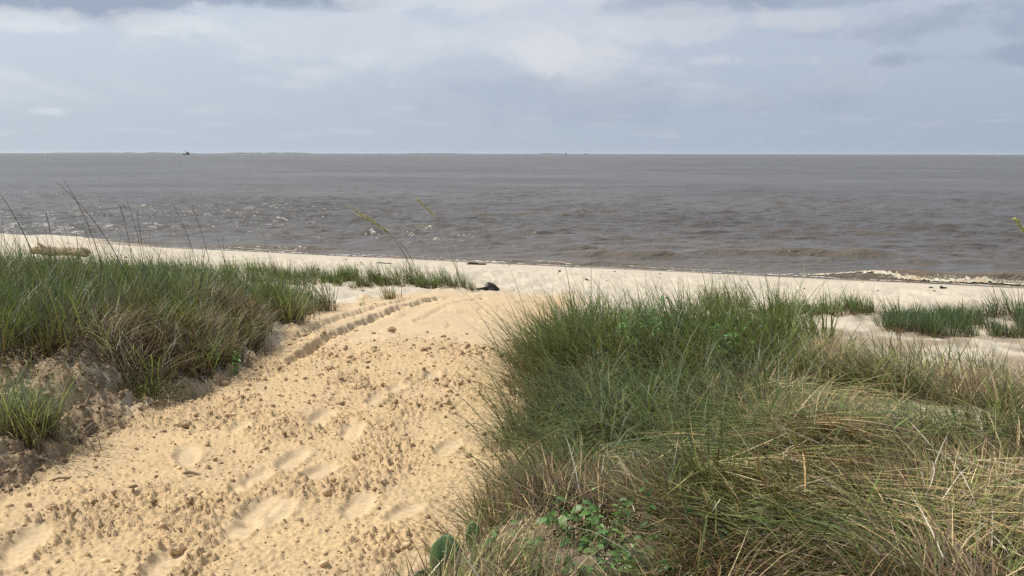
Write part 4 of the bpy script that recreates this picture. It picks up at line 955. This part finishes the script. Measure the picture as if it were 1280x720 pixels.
# ------------------------------------------------------------------ far away: boats and low land
M_HULL = mat_plain('dark_hull', (.035, .045, .06), .6, .5, .3); M_CAB = mat_plain('boat_cabin', (.30, .32, .33), .6, .5, .2); M_LAND = mat_plain('far_trees', (.05, .075, .045), .9, .02, .4)
def prism(name, outline, y0, y1, mat, parent):
    n = len(outline); V = [(x, y0, z) for x, z in outline] + [(x, y1, z) for x, z in outline]
    F = [tuple(range(n)), tuple(range(n, 2 * n))[::-1]] + [(i, i + n, (i + 1) % n + n, (i + 1) % n) for i in range(n)]
    return simple(name, V, F, mat, (1, 1, 1), parent, False)
def horizon_pt(px, d): return (d * (px - 640) / F_PX, d, 0)
bt = empty('shrimp_boat', horizon_pt(237, 1500)); tag(bt, 'dark shrimp boat with mast and raised outriggers on the horizon at the left', 'boat')
prism('hull', [(-5.6, 1.9), (-4.8, -.3), (4.6, -.3), (5.4, 2.6), (3.2, 1.9)], -1.7, 1.7, M_HULL, bt)
prism('cabin', [(1.0, 1.9), (1.2, 4.6), (4.0, 4.6), (4.3, 1.9)], -1.3, 1.3, M_HULL, bt)
prism('cabin_roof', [(.8, 4.6), (.8, 4.9), (4.3, 4.9), (4.3, 4.6)], -1.5, 1.5, M_CAB, bt)
V, F = tube([Vector((-.3, 0, 1.5)), Vector((-.3, 0, 8.2))], [.16, .09], 6); simple('mast', V, F, M_HULL, (1, 1, 1), bt)
for sx in (-1, 1):
    V, F = tube([Vector((-.3, sx * .6, 2)), Vector((-1.2 + .6 * sx, sx * 3.0, 7.0))], [.12, .07], 5); simple('outrigger', V, F, M_HULL, (1, 1, 1), bt)
V, F = tube([Vector((-.3, 0, 7.6)), Vector((-5.2, 0, 2.3))], [.05, .05], 4); simple('stay', V, F, M_HULL, (1, 1, 1), bt)
bt = empty('fishing_boat', horizon_pt(706, 3000)); tag(bt, 'tiny dark fishing boat on the horizon, left one of the central pair', 'boat', 'distant boats near the middle of the horizon')
prism('hull', [(-5, 1.6), (-4.2, -.3), (4.2, -.3), (5.2, 2.4)], -2, 2, M_HULL, bt); prism('cabin', [(-1.6, 1.6), (-1.4, 5.8), (1.8, 5.8), (2.2, 1.9)], -1.5, 1.5, M_HULL, bt)
bt = empty('barge', horizon_pt(732, 3400)); tag(bt, 'tiny low barge on the horizon, right one of the central pair', 'barge', 'distant boats near the middle of the horizon')
prism('hull', [(-7.5, 2.6), (-7, -.3), (7, -.3), (7.5, 1.6), (1.0, 2.0)], -3, 3, M_HULL, bt); prism('deckhouse', [(-6.5, 2.5), (-6.3, 4.2), (-2.4, 4.2), (-2.2, 2.3)], -2, 2, M_HULL, bt)
def land(px0, px1, d, hmax, seed, name, label):
    x0, x1 = d * (px0 - 640) / F_PX, d * (px1 - 640) / F_PX; n = 70; V, F = [], []
    for i in range(n + 1):
        t = i / n; x = x0 + (x1 - x0) * t; e = min(1, t * 5, (1 - t) * 5) ** .6; h = hmax * e * (.72 + .45 * float(perlin(t * 9, seed * 3.7, seed)) + .2 * float(perlin(t * 31, seed * 1.7, seed)))
        V += [(x, d, -1), (x, d + 4, max(.2, h * .8)), (x, d + 60, max(.2, h)), (x, d + 260, -1)]
    for i in range(n):
        a = i * 4
        for k in range(3): F.append((a + k, a + k + 1, a + k + 5, a + k + 4))
    F += [(0, 1, 2, 3), (n * 4 + 3, n * 4 + 2, n * 4 + 1, n * 4)]
    o = simple(name, V, F, M_LAND, (1, 1, 1)); tag(o, label, None, None, 'structure')
land(60, 250, 6500, 7.9, 1, 'far_shore', 'faint low wooded shore on the horizon behind the shrimp boat')
land(270, 395, 6800, 8.6, 2, 'far_shore', 'faint low wooded shore on the horizon right of the shrimp boat')
land(500, 585, 7400, 6.5, 3, 'far_shore', 'faint low strip of land on the horizon left of centre')
land(672, 704, 7600, 6.5, 4, 'far_shore', 'very short strip of land on the horizon beside the tiny boats')

# ------------------------------------------------------------------ haze
def haze():
    bm = bmesh.new(); bmesh.ops.create_cube(bm, size=1)
    for v in bm.verts: v.co = Vector((v.co.x * 34000, v.co.y * 34000, (v.co.z + .5) * 34.0 - 16.0))
    me = bpy.data.meshes.new('haze'); bm.to_mesh(me); bm.free()
    m = bpy.data.materials.new('haze_air'); m.use_nodes = True; t = NT(m.node_tree); t.n.clear(); out = t.node('ShaderNodeOutputMaterial'); v = t.node('ShaderNodeVolumePrincipled')
    v.inputs['Color'].default_value = (.86, .92, 1, 1); v.inputs['Density'].default_value = HAZE; v.inputs['Anisotropy'].default_value = .2; t.l.new(v.outputs[0], out.inputs['Volume']); me.materials.append(m)
    o = bpy.data.objects.new('haze', me); COL.objects.link(o); tag(o, 'thin sea haze paling the far water and land', None, None, 'stuff')
HAZE = .00005
haze()
